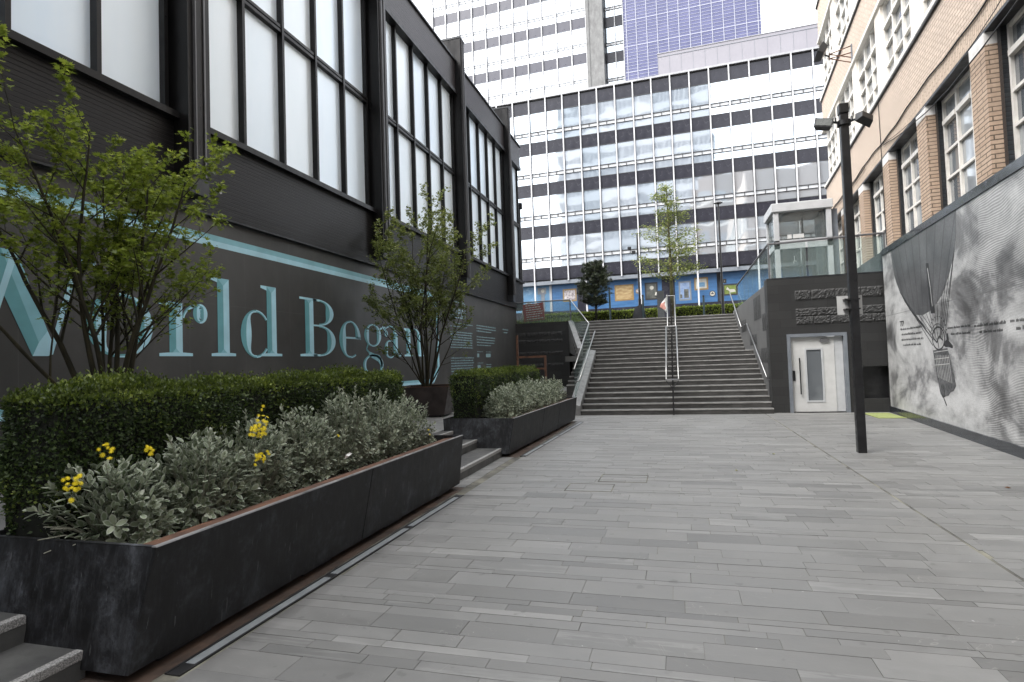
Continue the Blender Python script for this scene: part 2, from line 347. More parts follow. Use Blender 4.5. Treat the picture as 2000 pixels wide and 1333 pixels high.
M['leaf_senecio'] = leafmat('grey_leaf', (.10, .135, .07), (.34, .38, .27), (.62, .64, .55), (.46, .48, .42), trans=.15, rough=.65)
M['stem_grey'] = plain('pale_stem', (.28, .28, .22), .8)
M['leaf_pine'] = leafmat('pine_needles', (.012, .022, .010), (.035, .05, .02), (.08, .09, .04), trans=.1)
M['yellow'] = plain('yellow_petal', (.85, .70, .02), .5)
M['white_petal'] = plain('white_petal', (.85, .85, .82), .5)
M['bark'] = noisy('mossy_bark', (.012, .011, .005), (.035, .030, .013), 12, .9, 0, .5, 60, (1, 1, .3))
M['bark_pale'] = noisy('pale_bark', (.06, .055, .025), (.13, .12, .06), 12, .9, 0, .5, 60, (1, 1, .3))

# ------------------------------------------------------------------ mesh helpers
class MB:
    def __init__(s): s.v = []; s.f = []; s.m = []; s.k = 0
    def add(s, vs, fs):
        o = len(s.v); s.v += [tuple(v) for v in vs]; s.f += [tuple(i+o for i in f) for f in fs]; s.m += [s.k]*len(fs); return s
    def box(s, x0, x1, y0, y1, z0, z1):
        return s.hexa([(x0, y0, z0), (x1, y0, z0), (x1, y1, z0), (x0, y1, z0)], [(x0, y0, z1), (x1, y0, z1), (x1, y1, z1), (x0, y1, z1)])
    def hexa(s, b, t):
        return s.add(list(b)+list(t), [(0, 3, 2, 1), (4, 5, 6, 7), (0, 1, 5, 4), (1, 2, 6, 5), (2, 3, 7, 6), (3, 0, 4, 7)])
    def prism(s, poly, d):      # poly: 3-D loop, d: extrusion vector
        n = len(poly); d = Vector(d); a = [Vector(p) for p in poly]; b = [p+d for p in a]
        return s.add(a+b, [tuple(range(n))[::-1], tuple(range(n, 2*n))]+[(i, (i+1) % n, n+(i+1) % n, n+i) for i in range(n)])
    def tube(s, pts, r, n=8, caps=True):
        pts = [Vector(p) for p in pts]; rs = r if isinstance(r, (list, tuple)) else [r]*len(pts)
        o = len(s.v); a = None
        for i, p in enumerate(pts):
            d = (pts[min(i+1, len(pts)-1)]-pts[max(i-1, 0)])
            if d.length < 1e-9: d = Vector((0, 0, 1))
            d.normalize()
            if a is None:
                a = d.orthogonal().normalized()
            else:
                a = (a-d*a.dot(d)); a = a.normalized() if a.length > 1e-6 else d.orthogonal().normalized()
            b = d.cross(a)
            for k in range(n):
                t = 2*math.pi*k/n; s.v.append(tuple(p+(a*math.cos(t)+b*math.sin(t))*rs[i]))
        for i in range(len(pts)-1):
            for k in range(n):
                s.f.append((o+i*n+k, o+i*n+(k+1) % n, o+(i+1)*n+(k+1) % n, o+(i+1)*n+k)); s.m.append(s.k)
        if caps:
            s.f.append(tuple(o+k for k in range(n))[::-1]); s.f.append(tuple(o+(len(pts)-1)*n+k for k in range(n))); s.m += [s.k]*2
        return s
    def cyl(s, x, y, z0, z1, r, n=16, r1=None):
        return s.tube([(x, y, z0), (x, y, z1)], [r, r if r1 is None else r1], n)
    def lathe(s, prof, c=(0, 0, 0), n=24):
        o = len(s.v)
        for r, z in prof:
            for k in range(n):
                t = 2*math.pi*k/n; s.v.append((c[0]+r*math.cos(t), c[1]+r*math.sin(t), c[2]+z))
        for i in range(len(prof)-1):
            for k in range(n):
                s.f.append((o+i*n+k, o+i*n+(k+1) % n, o+(i+1)*n+(k+1) % n, o+(i+1)*n+k)); s.m.append(s.k)
        return s
    def quad(s, a, b, c, d): return s.add([a, b, c, d], [(0, 1, 2, 3)])
    def build(s, name, mats, parent=None, bevel=0, smooth=False):
        me = bpy.data.meshes.new(name); me.from_pydata(s.v, [], s.f)
        if not isinstance(mats, (list, tuple)): mats = [mats]
        for m in mats: me.materials.append(M[m] if isinstance(m, str) else m)
        if len(mats) > 1: me.polygons.foreach_set('material_index', s.m)
        if smooth: me.polygons.foreach_set('use_smooth', [True]*len(me.polygons))
        me.update()
        o = bpy.data.objects.new(name, me); COL.objects.link(o)
        if parent is not None: o.parent = parent
        if bevel:
            b = o.modifiers.new('bevel', 'BEVEL'); b.width = bevel; b.segments = 2; b.limit_method = 'ANGLE'; b.angle_limit = R_(40)
        return o
def tag(o, label, cat, group=None, kind=None):
    if label: o['label'] = label
    if cat: o['category'] = cat
    if group: o['group'] = group
    if kind: o['kind'] = kind
    return o
def thing(name, label, cat, loc=(0, 0, 0), rz=0, group=None):
    o = bpy.data.objects.new(name, None); COL.objects.link(o); o.location = loc; o.rotation_euler = (0, 0, rz); o.empty_display_size = .2
    return tag(o, label, cat, group)
def struct(o, label=None): o['kind'] = 'structure'; return o
def copy_tree(o, parent=None):
    c = o.copy(); COL.objects.link(c); c.parent = parent
    for ch in list(o.children): copy_tree(ch, c)
    return c
def copy_part(o, parent, loc):
    c = o.copy(); COL.objects.link(c); c.parent = parent; c.location = loc
    for ch in list(o.children):
        d = ch.copy(); COL.objects.link(d); d.parent = c
    return c
def attr(o, name, vals, dom='POINT'):
    a = o.data.attributes.new(name, 'FLOAT', dom); a.data.foreach_set('value', np.asarray(vals, dtype=np.float32))
def scatter(name, P, A, Nn, size, tv, tf, mat, parent=None, tone=None, rim=None):
    """P positions, A leaf axis, Nn approximate normal, tv template (x across, y along, z out)."""
    P = np.asarray(P, float); A = np.asarray(A, float); Nn = np.asarray(Nn, float); size = np.asarray(size, float)
    A = A/np.linalg.norm(A, axis=1, keepdims=True); X = np.cross(A, Nn); X /= np.linalg.norm(X, axis=1, keepdims=True)+1e-9; Z = np.cross(X, A)
    tv = np.asarray(tv, float); n = len(P); k = len(tv)
    V = P[:, None, :]+size[:, None, None]*(tv[None, :, 0:1]*X[:, None, :]+tv[None, :, 1:2]*A[:, None, :]+tv[None, :, 2:3]*Z[:, None, :])
    V = V.reshape(-1, 3); tf = list(tf); ls = np.array([len(f) for f in tf]); flat = np.concatenate([np.array(f) for f in tf])
    idx = (flat[None, :]+(np.arange(n)*k)[:, None]).reshape(-1)
    lt = np.tile(ls, n); st = np.concatenate([[0], np.cumsum(lt)[:-1]])
    me = bpy.data.meshes.new(name); me.vertices.add(n*k); me.vertices.foreach_set('co', V.ravel().astype(np.float32))
    me.loops.add(len(idx)); me.loops.foreach_set('vertex_index', idx.astype(np.int32))
    me.polygons.add(len(lt)); me.polygons.foreach_set('loop_start', st.astype(np.int32)); me.polygons.foreach_set('loop_total', lt.astype(np.int32))
    me.materials.append(M[mat]); me.update(calc_edges=True); me.validate()
    o = bpy.data.objects.new(name, me); COL.objects.link(o)
    if parent is not None: o.parent = parent
    t = RNG.random(n) if tone is None else np.asarray(tone)
    attr(o, 'tone', np.repeat(t, k))
    if rim is not None: attr(o, 'rim', np.tile(rim, n))
    return o
# leaf templates
L_SMALL = ([(0, 0, 0), (.30, .45, .10), (0, 1, 0), (-.30, .45, .10)], [(0, 1, 2), (0, 2, 3)])
L_OVAL = ([(0, 0, 0), (.17, .22, .05), (.26, .5, .07), (.19, .8, .05), (0, 1, .02), (-.19, .8, .05), (-.26, .5, .07), (-.17, .22, .05), (0, .3, 0), (0, .6, -.01)],
          [(0, 1, 8), (1, 2, 9, 8), (2, 3, 9), (3, 4, 9), (4, 5, 9), (5, 6, 9), (6, 7, 8, 9), (7, 0, 8)])
RIM_OVAL = [.3, 1, 1, 1, 1, 1, 1, 1, 0, 0]
def maple_t():
    tips = [(-75, .5), (-38, .82), (0, 1.0), (38, .82), (75, .5)]; v = [(0, .0, 0)]
    for i, (a, r) in enumerate(tips):
        t = R_(a); v.append((math.sin(t)*r, .25+math.cos(t)*r*.75, .06*(abs(i-2))))
        if i < 4:
            t = R_(a+18.5); v.append((math.sin(t)*.34, .25+math.cos(t)*.34*.8, .0))
    v.append((0, .25, -.03)); c = len(v)-1
    return v, [(0, 1, c)]+[(i, i+1, c) for i in range(1, 9)]+[(9, 0, c)]
L_MAPLE = maple_t()
def rnd_unit(n):
    v = RNG.normal(size=(n, 3)); return v/np.linalg.norm(v, axis=1, keepdims=True)

# ------------------------------------------------------------------ setting: ground, paving, plaza, terrace
struct(MB().box(-150, 150, -120, 160, -.3, -.05).build('ground', 'ground'))
struct(MB().box(-4.3, 6.2, -3, 17.6, -.05, -.004).build('paving_bed', 'joint'))
def lay(name, regions, mat, rows, lens, z, gap=.0022, thick=.03, bow=0):
    vs, fs, att = [], [], []
    for (x0, x1, y0, y1) in regions:
        y = y0
        while y < y1-.02:
            h = random.choice(rows)
            if y+h > y1: h = y1-y
            x = x0-random.random()*.6
            xe = x1(y) if callable(x1) else x1
            xs = x0(y) if callable(x0) else x0 if False else x0
            while x < xe:
                ln = random.uniform(*lens); a, b = max(x, xs), min(x+ln, xe)
                if b-a > .03:
                    dz = z+random.uniform(-.0012, .0012); o = len(vs); g = gap*random.uniform(.4, 1.3)
                    tl = random.uniform(-.0008, .0008)
                    vs += [(a+g, y+g, dz), (b-g, y+g, dz+tl), (b-g, y+h-g, dz+tl), (a+g, y+h-g, dz)]
                    vs += [(p[0], p[1], p[2]-thick) for p in vs[-4:]]
                    fs += [(o, o+1, o+2, o+3), (o, o+4, o+5, o+1), (o+1, o+5, o+6, o+2), (o+2, o+6, o+7, o+3), (o+3, o+7, o+4, o)]
                    c = (random.betavariate(1.7, 1.9), random.random(), random.random(), 1); att += [c]*8
                x += ln
            y += h
    me = bpy.data.meshes.new(name); me.from_pydata(vs, [], fs); me.materials.append(M[mat]); me.update()
    a = me.color_attributes.new('slab', 'FLOAT_COLOR', 'POINT'); a.data.foreach_set('color', np.array(att, dtype=np.float32).ravel())
    o = bpy.data.objects.new(name, me); COL.objects.link(o); return struct(o)
wallx = lambda y: 5.39+.0765*(y-17.46)-.02
lay('paving', [(-2.66, 2.262, .4, 17.35), (2.284, wallx, .4, 17.58), (-4.15, -2.80, 7.38, 9.82), (-4.1, -3.02, 15.7, 24), (-3.0, -2.5, 15.75, 17.35)], 'paving', [.08, .1, .12, .15, .15, .2, .2, .25], (.3, .9), 0)
struct(MB().box(2.262, 2.284, .4, 17.3, -.03, -.02).build('drain_slot', 'rubber'))
struct(MB().box(-2.80, -2.66, .4, 9.8, -.03, -.008).box(-2.72, -2.5, 9.8, 15.7, -.03, -.008).build('strip_bed', 'rust_floor'))
struct(MB().box(-4.15, -2.80, 2.3, 7.38, -.03, -.002).box(-4.1, -2.72, 9.82, 15.7, -.03, -.002).build('base_plate', 'rust_floor'))
# upper plaza on the left
struct(MB().box(-12, -4.17, -2, 26.4, -.2, .42).build('plaza_bed', 'joint'))
lay('plaza_paving', [(-7.6, -4.17, -.5, 26.2)], 'paving_pale', [.3, .45], (.6, 1.2), .45, .003)
# terrace above the stairs, street beyond
struct(MB().box(-30, -4.72, 26.72, 48.5, -.1, 3.45).build('terrace_left', 'tread'))
struct(MB().box(-4.72, 2.48, 27.58, 48.5, -.1, 3.449).build('terrace', 'tread'))
struct(MB().box(2.76, 9.0, 18.12, 48.5, 2.6, 3.58).build('terrace_right', 'tread'))

# ------------------------------------------------------------------ stone steps
def small_steps(xs, y0, y1, back, label, cat, grp):
    t = thing('stone_steps', label, cat, (xs[0], (y0+y1)/2, 0), 0, grp)
    for i, x in enumerate(xs):
        z1 = .15*(i+1); xb = xs[i+1]-.0 if i+1 < len(xs) else back
        x0 = x-t.location.x; xb -= t.location.x; a, b = y0-t.location.y, y1-t.location.y
        st = MB().box(xb-.02 if i+1 < len(xs) else xb, x0-.055, a, b, z1-.15-.02, z1).box(x0-.055, x0-.004, a, b, z1-.17, z1-.05).build('step', 'tread', t)
        MB().box(x0-.055, x0, a, b, z1-.05, z1+.002).build('nosing', 'granite_nosing', st, .006)
    return t
small_steps([-3.2, -3.64, -4.08], .2, 2.50, -4.17, 'dark stone steps with speckled granite nosings in the bottom left corner, nearest to the viewer', 'steps', 'stone steps up to the upper plaza')
small_steps([-3.02, -3.47, -3.92], 7.42, 9.86, -4.17, 'dark stone steps with pale nosings in the gap between the two long planters', 'steps', 'stone steps up to the upper plaza')

# ------------------------------------------------------------------ main staircase
st = thing('grand_staircase', 'wide grey stone staircase of two flights climbing to the terrace', 'staircase', (0, 17.35, 0))
NY = [0]+[17.35+.35*(k-1) for k in range(1, 13)]+[23.75+.35*(k-13) for k in range(13, 24)]
xl_up = lambda y: -3.95-(y-23.7)*.27
for k in range(1, 24):
    y0 = NY[k]-17.35; y1 = (NY[k+1] if k < 23 else 27.6)-17.35; z = .15*k
    if k <= 12: x0 = x1 = -2.83
    else: x0 = xl_up(NY[k]); x1 = x0
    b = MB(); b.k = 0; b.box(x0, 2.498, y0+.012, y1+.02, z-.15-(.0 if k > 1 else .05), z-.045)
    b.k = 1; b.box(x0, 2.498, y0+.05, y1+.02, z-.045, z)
    if k == 12:
        b.box(-3.95, x0, 3.87, y1+.02, z-.2, z)
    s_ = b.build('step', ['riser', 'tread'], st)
    MB().box(x0, 2.497, y0, y0+.05, z-.034, z+.0015).build('nosing', 'nosing', s_, .004)
# solid under the flights, stone strings
b = MB(); b.add([(-2.83, .05, -.1), (-2.83, 10.2, -.1), (-2.83, 10.2, 3.2), (-2.83, 6.4, 1.5), (-2.83, 3.9, 1.5), (2.49, .05, -.1), (2.49, 10.2, -.1), (2.49, 10.2, 3.2), (2.49, 6.4, 1.5), (2.49, 3.9, 1.5)],
      [(0, 1, 2, 3, 4), (5, 9, 8, 7, 6), (0, 5, 6, 1), (1, 6, 7, 2), (2, 7, 8, 3), (3, 8, 9, 4), (4, 9, 5, 0)]).build('core', 'riser', st)
def sloped(mb, p0, p1, w, h, d=(1, 0)):      # a beam of width w along d, height h, following p0 -> p1
    a, c = Vector(p0), Vector(p1); dx = Vector((d[0], d[1], 0)).normalized()*w
    mb.hexa([a, a+dx, c+dx, c], [a+Vector((0, 0, h)), a+dx+Vector((0, 0, h)), c+dx+Vector((0, 0, h)), c+Vector((0, 0, h))])
b = MB(); b.hexa([(-3.14, -.02, -.05), (-2.832, -.02, -.05), (-2.832, 3.95, -.05), (-3.14, 3.95, -.05)], [(-3.14, -.02, .36), (-2.832, -.02, .28), (-2.832, 3.95, 1.98), (-3.14, 3.95, 2.03)])
b.build('stone_string', 'coping', st, .01)
# little flight on the far left running up to the landing
for k in range(5, 12):
    y = 6.35-.35*(12-k); s_ = MB().box(-3.95, -3.15, y, y+.37, 0, .15*k).build('side_step', 'riser', st)
    MB().box(-3.95, -3.152, y-.004, y+.05, .15*k-.045, .15*k+.001).build('nosing', 'nosing', s_)

# left retaining wall with coping and glass
lw = thing('retaining_wall', 'dark stone retaining wall with split-face bands left of the staircase', 'wall', (-6, 26.4, 0))
MB().box(-3, 1.28, 0, .3, 0, 3.44).build('wall', 'ashlar', lw)
def split_band(mb, x0, x1, y, z0, z1, nx, nz, depth=.05, seed=1, blocks=None):
    depth *= .42
    rg = np.random.default_rng(seed); o = len(mb.v)
    for j in range(nz+1):
        for i in range(nx+1):
            e = min(i, nx-i, j, nz-j); jx = (rg.random()-.5)*(x1-x0)/nx*.5 if 0 < i < nx else 0; jz = (rg.random()-.5)*(z1-z0)/nz*.5 if 0 < j < nz else 0
            mb.v.append((x0+(x1-x0)*i/nx+jx, y-(0.004 if e == 0 else depth*(.25+.75*rg.random())), z0+(z1-z0)*j/nz+jz))
    for j in range(nz):
        for i in range(nx):
            a = o+j*(nx+1)+i; mb.f.append((a, a+1, a+nx+2, a+nx+1)); mb.m.append(mb.k)
for (z0, z1) in ((2.8, 3.0), (2.5, 2.66), (1.95, 2.1), (1.4, 1.55)):
    b = MB()
    for q in range(5): split_band(b, -1.9+q*.58, -1.33+q*.58, -.001, z0, z1, 9, 3, .06, q+int(z0*100))
    b.build('split_band', 'split_stone', lw)
b = MB(); b.hexa([(1.28, .02, 2.0), (1.50, .02, 2.0), (2.32, -2.65, 1.75), (2.10, -2.65, 1.75)], [(1.28, .02, 3.46), (1.50, .02, 3.46), (2.32, -2.65, 2.14), (2.10, -2.65, 2.14)]); b.build('coping', 'coping', lw, .01)
MB().hexa([(1.34, .3, 0), (1.3, .9, 0), (2.1, .9, 0), (2.2, -2.6, 0)], [(1.34, .3, 3.3), (1.3, .9, 3.4), (2.1, .9, 3.4), (2.2, -2.6, 1.8)]).build('landing_wall', 'ashlar', lw)
lb = thing('glass_balustrade', 'glass balustrade with steel handrail zigzagging down the left side of the staircase', 'balustrade', (-3, 17.4, 0))
def gpanel(mb, a, c, za0, za1, zc0, zc1, th=.015):
    a = Vector((a[0], a[1], 0)); c = Vector((c[0], c[1], 0)); n = (c-a).cross(Vector((0, 0, 1))).normalized()*th
    mb.hexa([a+Vector((0, 0, za0)), a+n+Vector((0, 0, za0)), c+n+Vector((0, 0, zc0)), c+Vector((0, 0, zc0))],
            [a+Vector((0, 0, za1)), a+n+Vector((0, 0, za1)), c+n+Vector((0, 0, zc1)), c+Vector((0, 0, zc1))])
b = MB(); gpanel(b, (-.02, 3.8), (-.02, .25), 1.96, 2.9, .45, 1.4); b.build('glass_panel', 'clear_glass', lb)
b = MB(); gpanel(b, (-.05, 3.83), (-1.6, 9.05), 2.1, 2.95, 3.42, 4.38); b.build('glass_panel', 'clear_glass', lb)
for q in range(3):
    b = MB(); gpanel(b, (-1.62-.86*q, 9.1), (-2.46-.86*q, 9.1), 3.46, 4.4, 3.46, 4.4); b.build('glass_panel', 'clear_glass', lb)
MB().tube([(-4.3, 9.1, 4.43), (-1.6, 9.1, 4.43)], .03).build('top_rail', 'steel_grey', lb)
MB().tube([(-1.6, 9.1, 4.43), (-.03, 3.8, 2.96)], .024).tube([(-.03, 3.8, 2.96), (0.0, .1, 1.37)], .024).build('handrail', 'stainless', lb, smooth=True)
b = MB().tube([(.22, 3.5, 2.66), (.22, -.35, 1.05)], .022); b.tube([(.22, -.35, 1.05), (.1, -.35, 1.0)], .018); b.build('handrail', 'stainless', lb, smooth=True)
for yy, zz in ((3.0, 2.44), (1.4, 1.77), (.1, 1.22)): MB().tube([(.22, yy, zz), (.22, yy, zz-.08), (.0, yy, zz-.1)], .01, 6).build('rail_bracket', 'steel_grey', lb)
MB().box(-1.64, -1.6, 9.06, 9.14, 3.45, 4.42).build('post', 'steel_grey', lb)
MB().tube([(-.06, 3.9, 1.86), (-.06, -.02, .42)], .013, 6).build('edge_trim', 'stainless', lb)

# centre handrail: two stainless tubes on lattice posts
ch = thing('centre_handrail', 'double stainless handrail on black posts down the middle of the staircase', 'handrail', (-.15, 17.35, 0))
for s_ in (-1, 1):
    x = s_*.17
    MB().tube([(x, -.1, 1.0), (x, 3.85, 2.72)], .024).build('handrail', 'stainless', ch, smooth=True)
    MB().tube([(x*.9, 6.3, 2.8), (x*.9, 9.9, 4.4)], .024).build('handrail', 'stainless', ch, smooth=True)
MB().tube([(-.17, -.1, 1.0), (.17, -.1, 1.0)], .02).build('end_bar', 'steel_grey', ch)
MB().tube([(-.17, 3.85, 2.72), (.17, 3.85, 2.72)], .02).build('end_bar', 'stainless', ch)
MB().tube([(-.153, 9.9, 4.4), (.153, 9.9, 4.4)], .02).build('end_bar', 'stainless', ch)
for (y, z0) in [(-.12, 0)]+[(.35*k+.2, .15*(k+1)) for k in (2, 4, 6, 8, 10)]+[(6.55+.35*k, 1.95+.15*k) for k in (0, 2, 4, 6, 8, 10)]:
    zt = (1.0+(y+.1)*.4354) if y < 5 else 2.8+(y-6.3)*.444
    b = MB().box(-.02, .02, y-.02, y+.02, z0-.02, zt-.2)
    b.tube([(0, y, zt-.22), (-.08, y, zt-.14), (-.17 if y < 5 else -.153, y, zt-.02)], .014, 6).tube([(0, y, zt-.22), (.08, y, zt-.14), (.17 if y < 5 else .153, y, zt-.02)], .014, 6)
    b.build('post', 'black_paint', ch)
# right hand rail fixed to the wall
rr = thing('wall_handrail', 'steel handrail bracketed to the stone wall on the right of the stairs', 'handrail', (2.42, 17.4, 0))
MB().tube([(0, .48, .98), (0, 4.65, 2.72)], .022).build('handrail', 'stainless', rr, smooth=True)
MB().tube([(0, 4.65, 2.72), (0, 5.2, 2.73), (.0, 6.5, 2.70)], .018).build('handrail', 'steel_grey', rr, smooth=True)
MB().tube([(0, 6.5, 2.70), (0, 10.6, 4.45)], .022).build('handrail', 'stainless', rr, smooth=True)
for yy, zz in ((.5, .98), (2.2, 1.7), (3.6, 2.28), (7.5, 3.13), (9.3, 3.9)): MB().tube([(0, yy, zz-.01), (0, yy, zz-.07), (.078, yy, zz-.07)], .009, 6).build('rail_bracket', 'steel_grey', rr)

# right stone pier with the door, side wall along the stairs
pr = thing('stone_pier_wall', 'dark stone lift lobby wall with split-face bands and a lift door', 'wall', (2.5, 17.6, 0))
W_ = 2.93
b = MB(); b.box(0, .44, 0, .5, 0, 3.7).box(.44, 1.93, 0, .5, 2.16, 3.7).box(1.93, 2.23, 0, .5, 0, 3.7).box(2.23, W_, 0, .5, 1.22, 3.7).box(2.23, W_, 0, .5, 0, .36).box(2.23, W_, .28, .5, .36, 1.22)
b.build('wall', 'ashlar', pr)
MB().box(2.235, W_, .2, .275, .365, 1.215).build('niche_panel', 'black_paint', pr)
MB().box(0, .25, .5, 10.2, 0, 3.6).build('side_wall', 'ashlar_grey', pr)
MB().box(0, W_, -.004, .5, 3.702, 3.74).build('coping', 'steel_dark', pr)
for z0, z1, x0 in ((3.08, 3.36, .7), (2.64, 2.86, .7), (2.41, 2.635, .7)):
    b = MB(); x = x0; q = 0
    while x < W_-.05:
        ww = min(random.uniform(.38, .62), W_-x-.01); split_band(b, x, x+ww-.002, -.001, z0, z1, 16, 7, .08, int(z0*77)+q); x += ww; q += 1
    b.build('split_band', 'split_stone', pr)
for (ya, yb, za, zb) in ((1.4, 3.05, 2.73, 3.45), (5.3, 7.0, 2.5, 2.95), (.06, 1.2, 2.32, 2.82), (.12, 1.75, 1.39, 1.82), (2.6, 4.4, 1.95, 2.3)):
    b = MB(); split_band(b, ya, yb, -.001, za, zb, 9, 4, .05, int(ya*31)+5)
    b.v = [(p[1], p[0], p[2]) for p in b.v]; b.f = [f[::-1] for f in b.f]; b.build('split_panel', 'split_stone', pr)
# lift door in it
fr = MB().box(.44, .53, -.03, .12, 0, 2.16).box(1.84, 1.93, -.03, .12, 0, 2.16).box(.53, 1.84, -.03, .12, 2.07, 2.16).build('door_frame', 'mid_grey_paint', pr)
d = MB(); d.box(.535, .88, .06, .1, .02, 2.065).box(1.34, 1.62, .06, .1, .02, 2.065).box(.88, 1.34, .06, .1, 1.76, 2.065).box(.88, 1.34, .06, .1, .02, .28)
d = d.build('door', 'white_paint', pr)
MB().box(1.625, 1.835, .075, .1, .02, 2.065).build('side_panel', 'light_grey_paint', pr)
MB().box(.88, .925, .045, .062, .28, 1.76).box(1.295, 1.34, .045, .062, .28, 1.76).box(.925, 1.295, .045, .062, 1.715, 1.76).box(.925, 1.295, .045, .062, .28, .325).build('door_trim', 'light_grey_paint', d)
MB().box(.925, 1.295, .07, .085, .325, 1.715).build('door_glass', 'old_glass', d)
b = MB().tube([(.74, -.0, .5), (.74, -.0, 1.5)], .017); b.tube([(.74, 0, .53), (.74, .06, .53)], .012, 6).tube([(.74, 0, 1.47), (.74, .06, 1.47)], .012, 6); b.build('handle', 'black_paint', d)
MB().box(.56, .62, .035, .06, .87, 1.15).build('lock_box', 'black_paint', d)
MB().box(1.28, 1.5, .01, .06, 1.92, 2.0).tube([(1.3, .03, 2.0), (1.45, .0, 2.02)], .01, 6).build('door_closer', 'steel_grey', d)
# balustrade on top of it
rb = thing('terrace_balustrade', 'glass balustrade with dark top rail on the stone wall below the lift', 'balustrade', (2.6, 17.7, 3.74))
for q in range(3):
    b = MB(); b.box(.05+q*.96, .96+q*.96, .02, .035, .0, .97); b.build('glass_panel', 'clear_glass', rb)
for q in range(7):
    b = MB(); b.box(0, .015, .1+q*1.25, 1.3+q*1.25, -.14, .9); b.build('glass_panel', 'clear_glass', rb)
MB().tube([(.0, 9.0, .86), (.0, .0, .98), (2.9, .0, 1.04)], .03).build('top_rail', 'steel_grey', rb)
MB().box(-.02, .02, -.01, .04, 0, .97).build('post', 'steel_grey', rb)
MB().box(2.86, 2.9, -.01, .04, 0, 1.02).build('post', 'steel_grey', rb)

# lift cabin on the terrace
lf = thing('lift_cabin', 'pale grey glazed lift enclosure standing on the terrace above the stone wall', 'lift', (3.45, 22, 3.58))
LW, LD, LH = 1.82, 1.75, 3.28
b = MB()
for x in (0, LW-.16): b.box(x, x+.16, 0, .12, 0, LH-.3); b.box(x, x+.16, LD-.12, LD, 0, LH-.3)
b.box(0, LW, 0, .12, 1.68, 1.98).box(0, LW, 0, .1, 0, .12).box(0, .12, .12, LD-.12, 1.7, 1.9).box(LW-.12, LW, .12, LD-.12, 1.7, 1.9)
b.build('frame', 'light_grey_paint', lf)
MB().box(-.06, LW+.06, -.06, LD+.06, LH-.3, LH).build('roof', 'light_grey_paint', lf, .02)
MB().box(.2, LW-.2, .05, .065, 1.98, LH-.32).build('glass', 'lift_glass', lf)
MB().box(.2, LW-.2, .05, .065, .14, 1.66).build('glass', 'lift_glass', lf)
MB().box(.05, .065, .14, LD-.14, .14, LH-.34).build('glass', 'lift_glass', lf)
MB().box(.14, LW-.14, .2, LD-.2, 0, .06).box(LW-.2, LW-.15, .2, LD-.2, .1, LH-.32).build('interior', 'light_grey_paint', lf)
MB().box(LW-.75, LW-.7, .95, 1.0, .06, LH-.35).box(.8, .84, .25, .29, .06, 1.6).build('guide_rail', 'steel_grey', lf)
MB().box(LW-.16, LW+.22, .14, LD, 0, LH-.32).build('side_panel', 'mid_grey_paint', lf)
b = MB(); b.box(.42, .56, .035, .048, 2.03, 2.17).box(.60, .95, .035, .048, 2.03, 2.17).build('notice_plate', 'white_paint', lf)
b = MB()
pts = [(.62+.05*math.cos(t), .04, 1.2+.05*math.sin(t)) for t in [2*math.pi*i/14 for i in range(11)]]
b.tube(pts, .006, 5).tube([(.61, .04, 1.36), (.61, .04, 1.24), (.67, .04, 1.24)], .007, 5).cyl(.61, .04, 1.375, 1.4, .014, 8); b.build('wheelchair_symbol', 'white_paint', lf)

# ------------------------------------------------------------------ black glazed hall on the left
hall = thing('glazed_hall', 'long black-clad hall with tall frosted windows and a teal lettered hoarding', 'building', (-7.2, 0, 0))
Y1 = 27.9
MB().box(-14, -.02, -6, 26.62, 0, 4.2).build('wall', 'hoarding', hall)
MB().box(-14, 0.0, -6, Y1, 4.38, 5.5).build('cladding', 'boards', hall)
MB().box(-14, .05, -6, Y1-.02, 4.2, 4.38).build('cladding_skirt', 'boards', hall)
MB().box(-14, .10, -6, Y1-.1, 4.165, 4.198).build('drip_rail', 'steel_dark', hall)
MB().box(-14, -.42, -6, Y1-.1, 5.5, 11.25).build('backing', 'frame_black', hall)
MB().box(-14, .06, -6, Y1+.05, 11.3, 12.36).build('parapet', 'parapet', hall)
MB().box(-14, .12, -6, Y1+.1, 12.362, 12.42).build('parapet_cap', 'steel_dark', hall)
MB().box(-.3, .12, -6, Y1, 5.5, 5.6).build('sill', 'frame_black', hall)
MB().box(-.3, .12, -6, Y1, 11.16, 11.298).build('window_head', 'frame_black', hall)
def hall_window(y0, n, pw=1.1):
    f = MB(); yE = y0+n*pw
    f.box(-.32, -.02, y0-.02, y0+.05, 5.6, 11.16).box(-.32, -.02, yE-.05, yE+.02, 5.6, 11.16)
    for i in range(1, n): f.box(-.22, -.0, y0+i*pw-.032, y0+i*pw+.032, 5.6, 11.16)
    for i in range(n):
        a, c = y0+i*pw+(.032 if i else .05), y0+(i+1)*pw-(.032 if i < n-1 else .05)
        f.box(-.2, -.02, a, c, 8.28, 8.34).box(-.2, -.02, a, c, 8.37, 8.43)
        f.box(-.2, -.05, a, c, 8.34, 8.37)
    w_ = f.build('window', 'frame_black', hall)
    g = MB(); tn = []
    for i in range(n):
        for (za, zb) in ((5.6, 8.28), (8.43, 11.16)):
            g.box(-.15, -.12, y0+i*pw+.02, y0+(i+1)*pw-.02, za, zb); tn += [random.random()**2]*8
    g = g.build('glass', 'frosted', w_); attr(g, 'tone', tn)
for k in range(-1, 4): hall_window(1.47+6.03*k, 5)
hall_window(25.62, 2, 1.05)
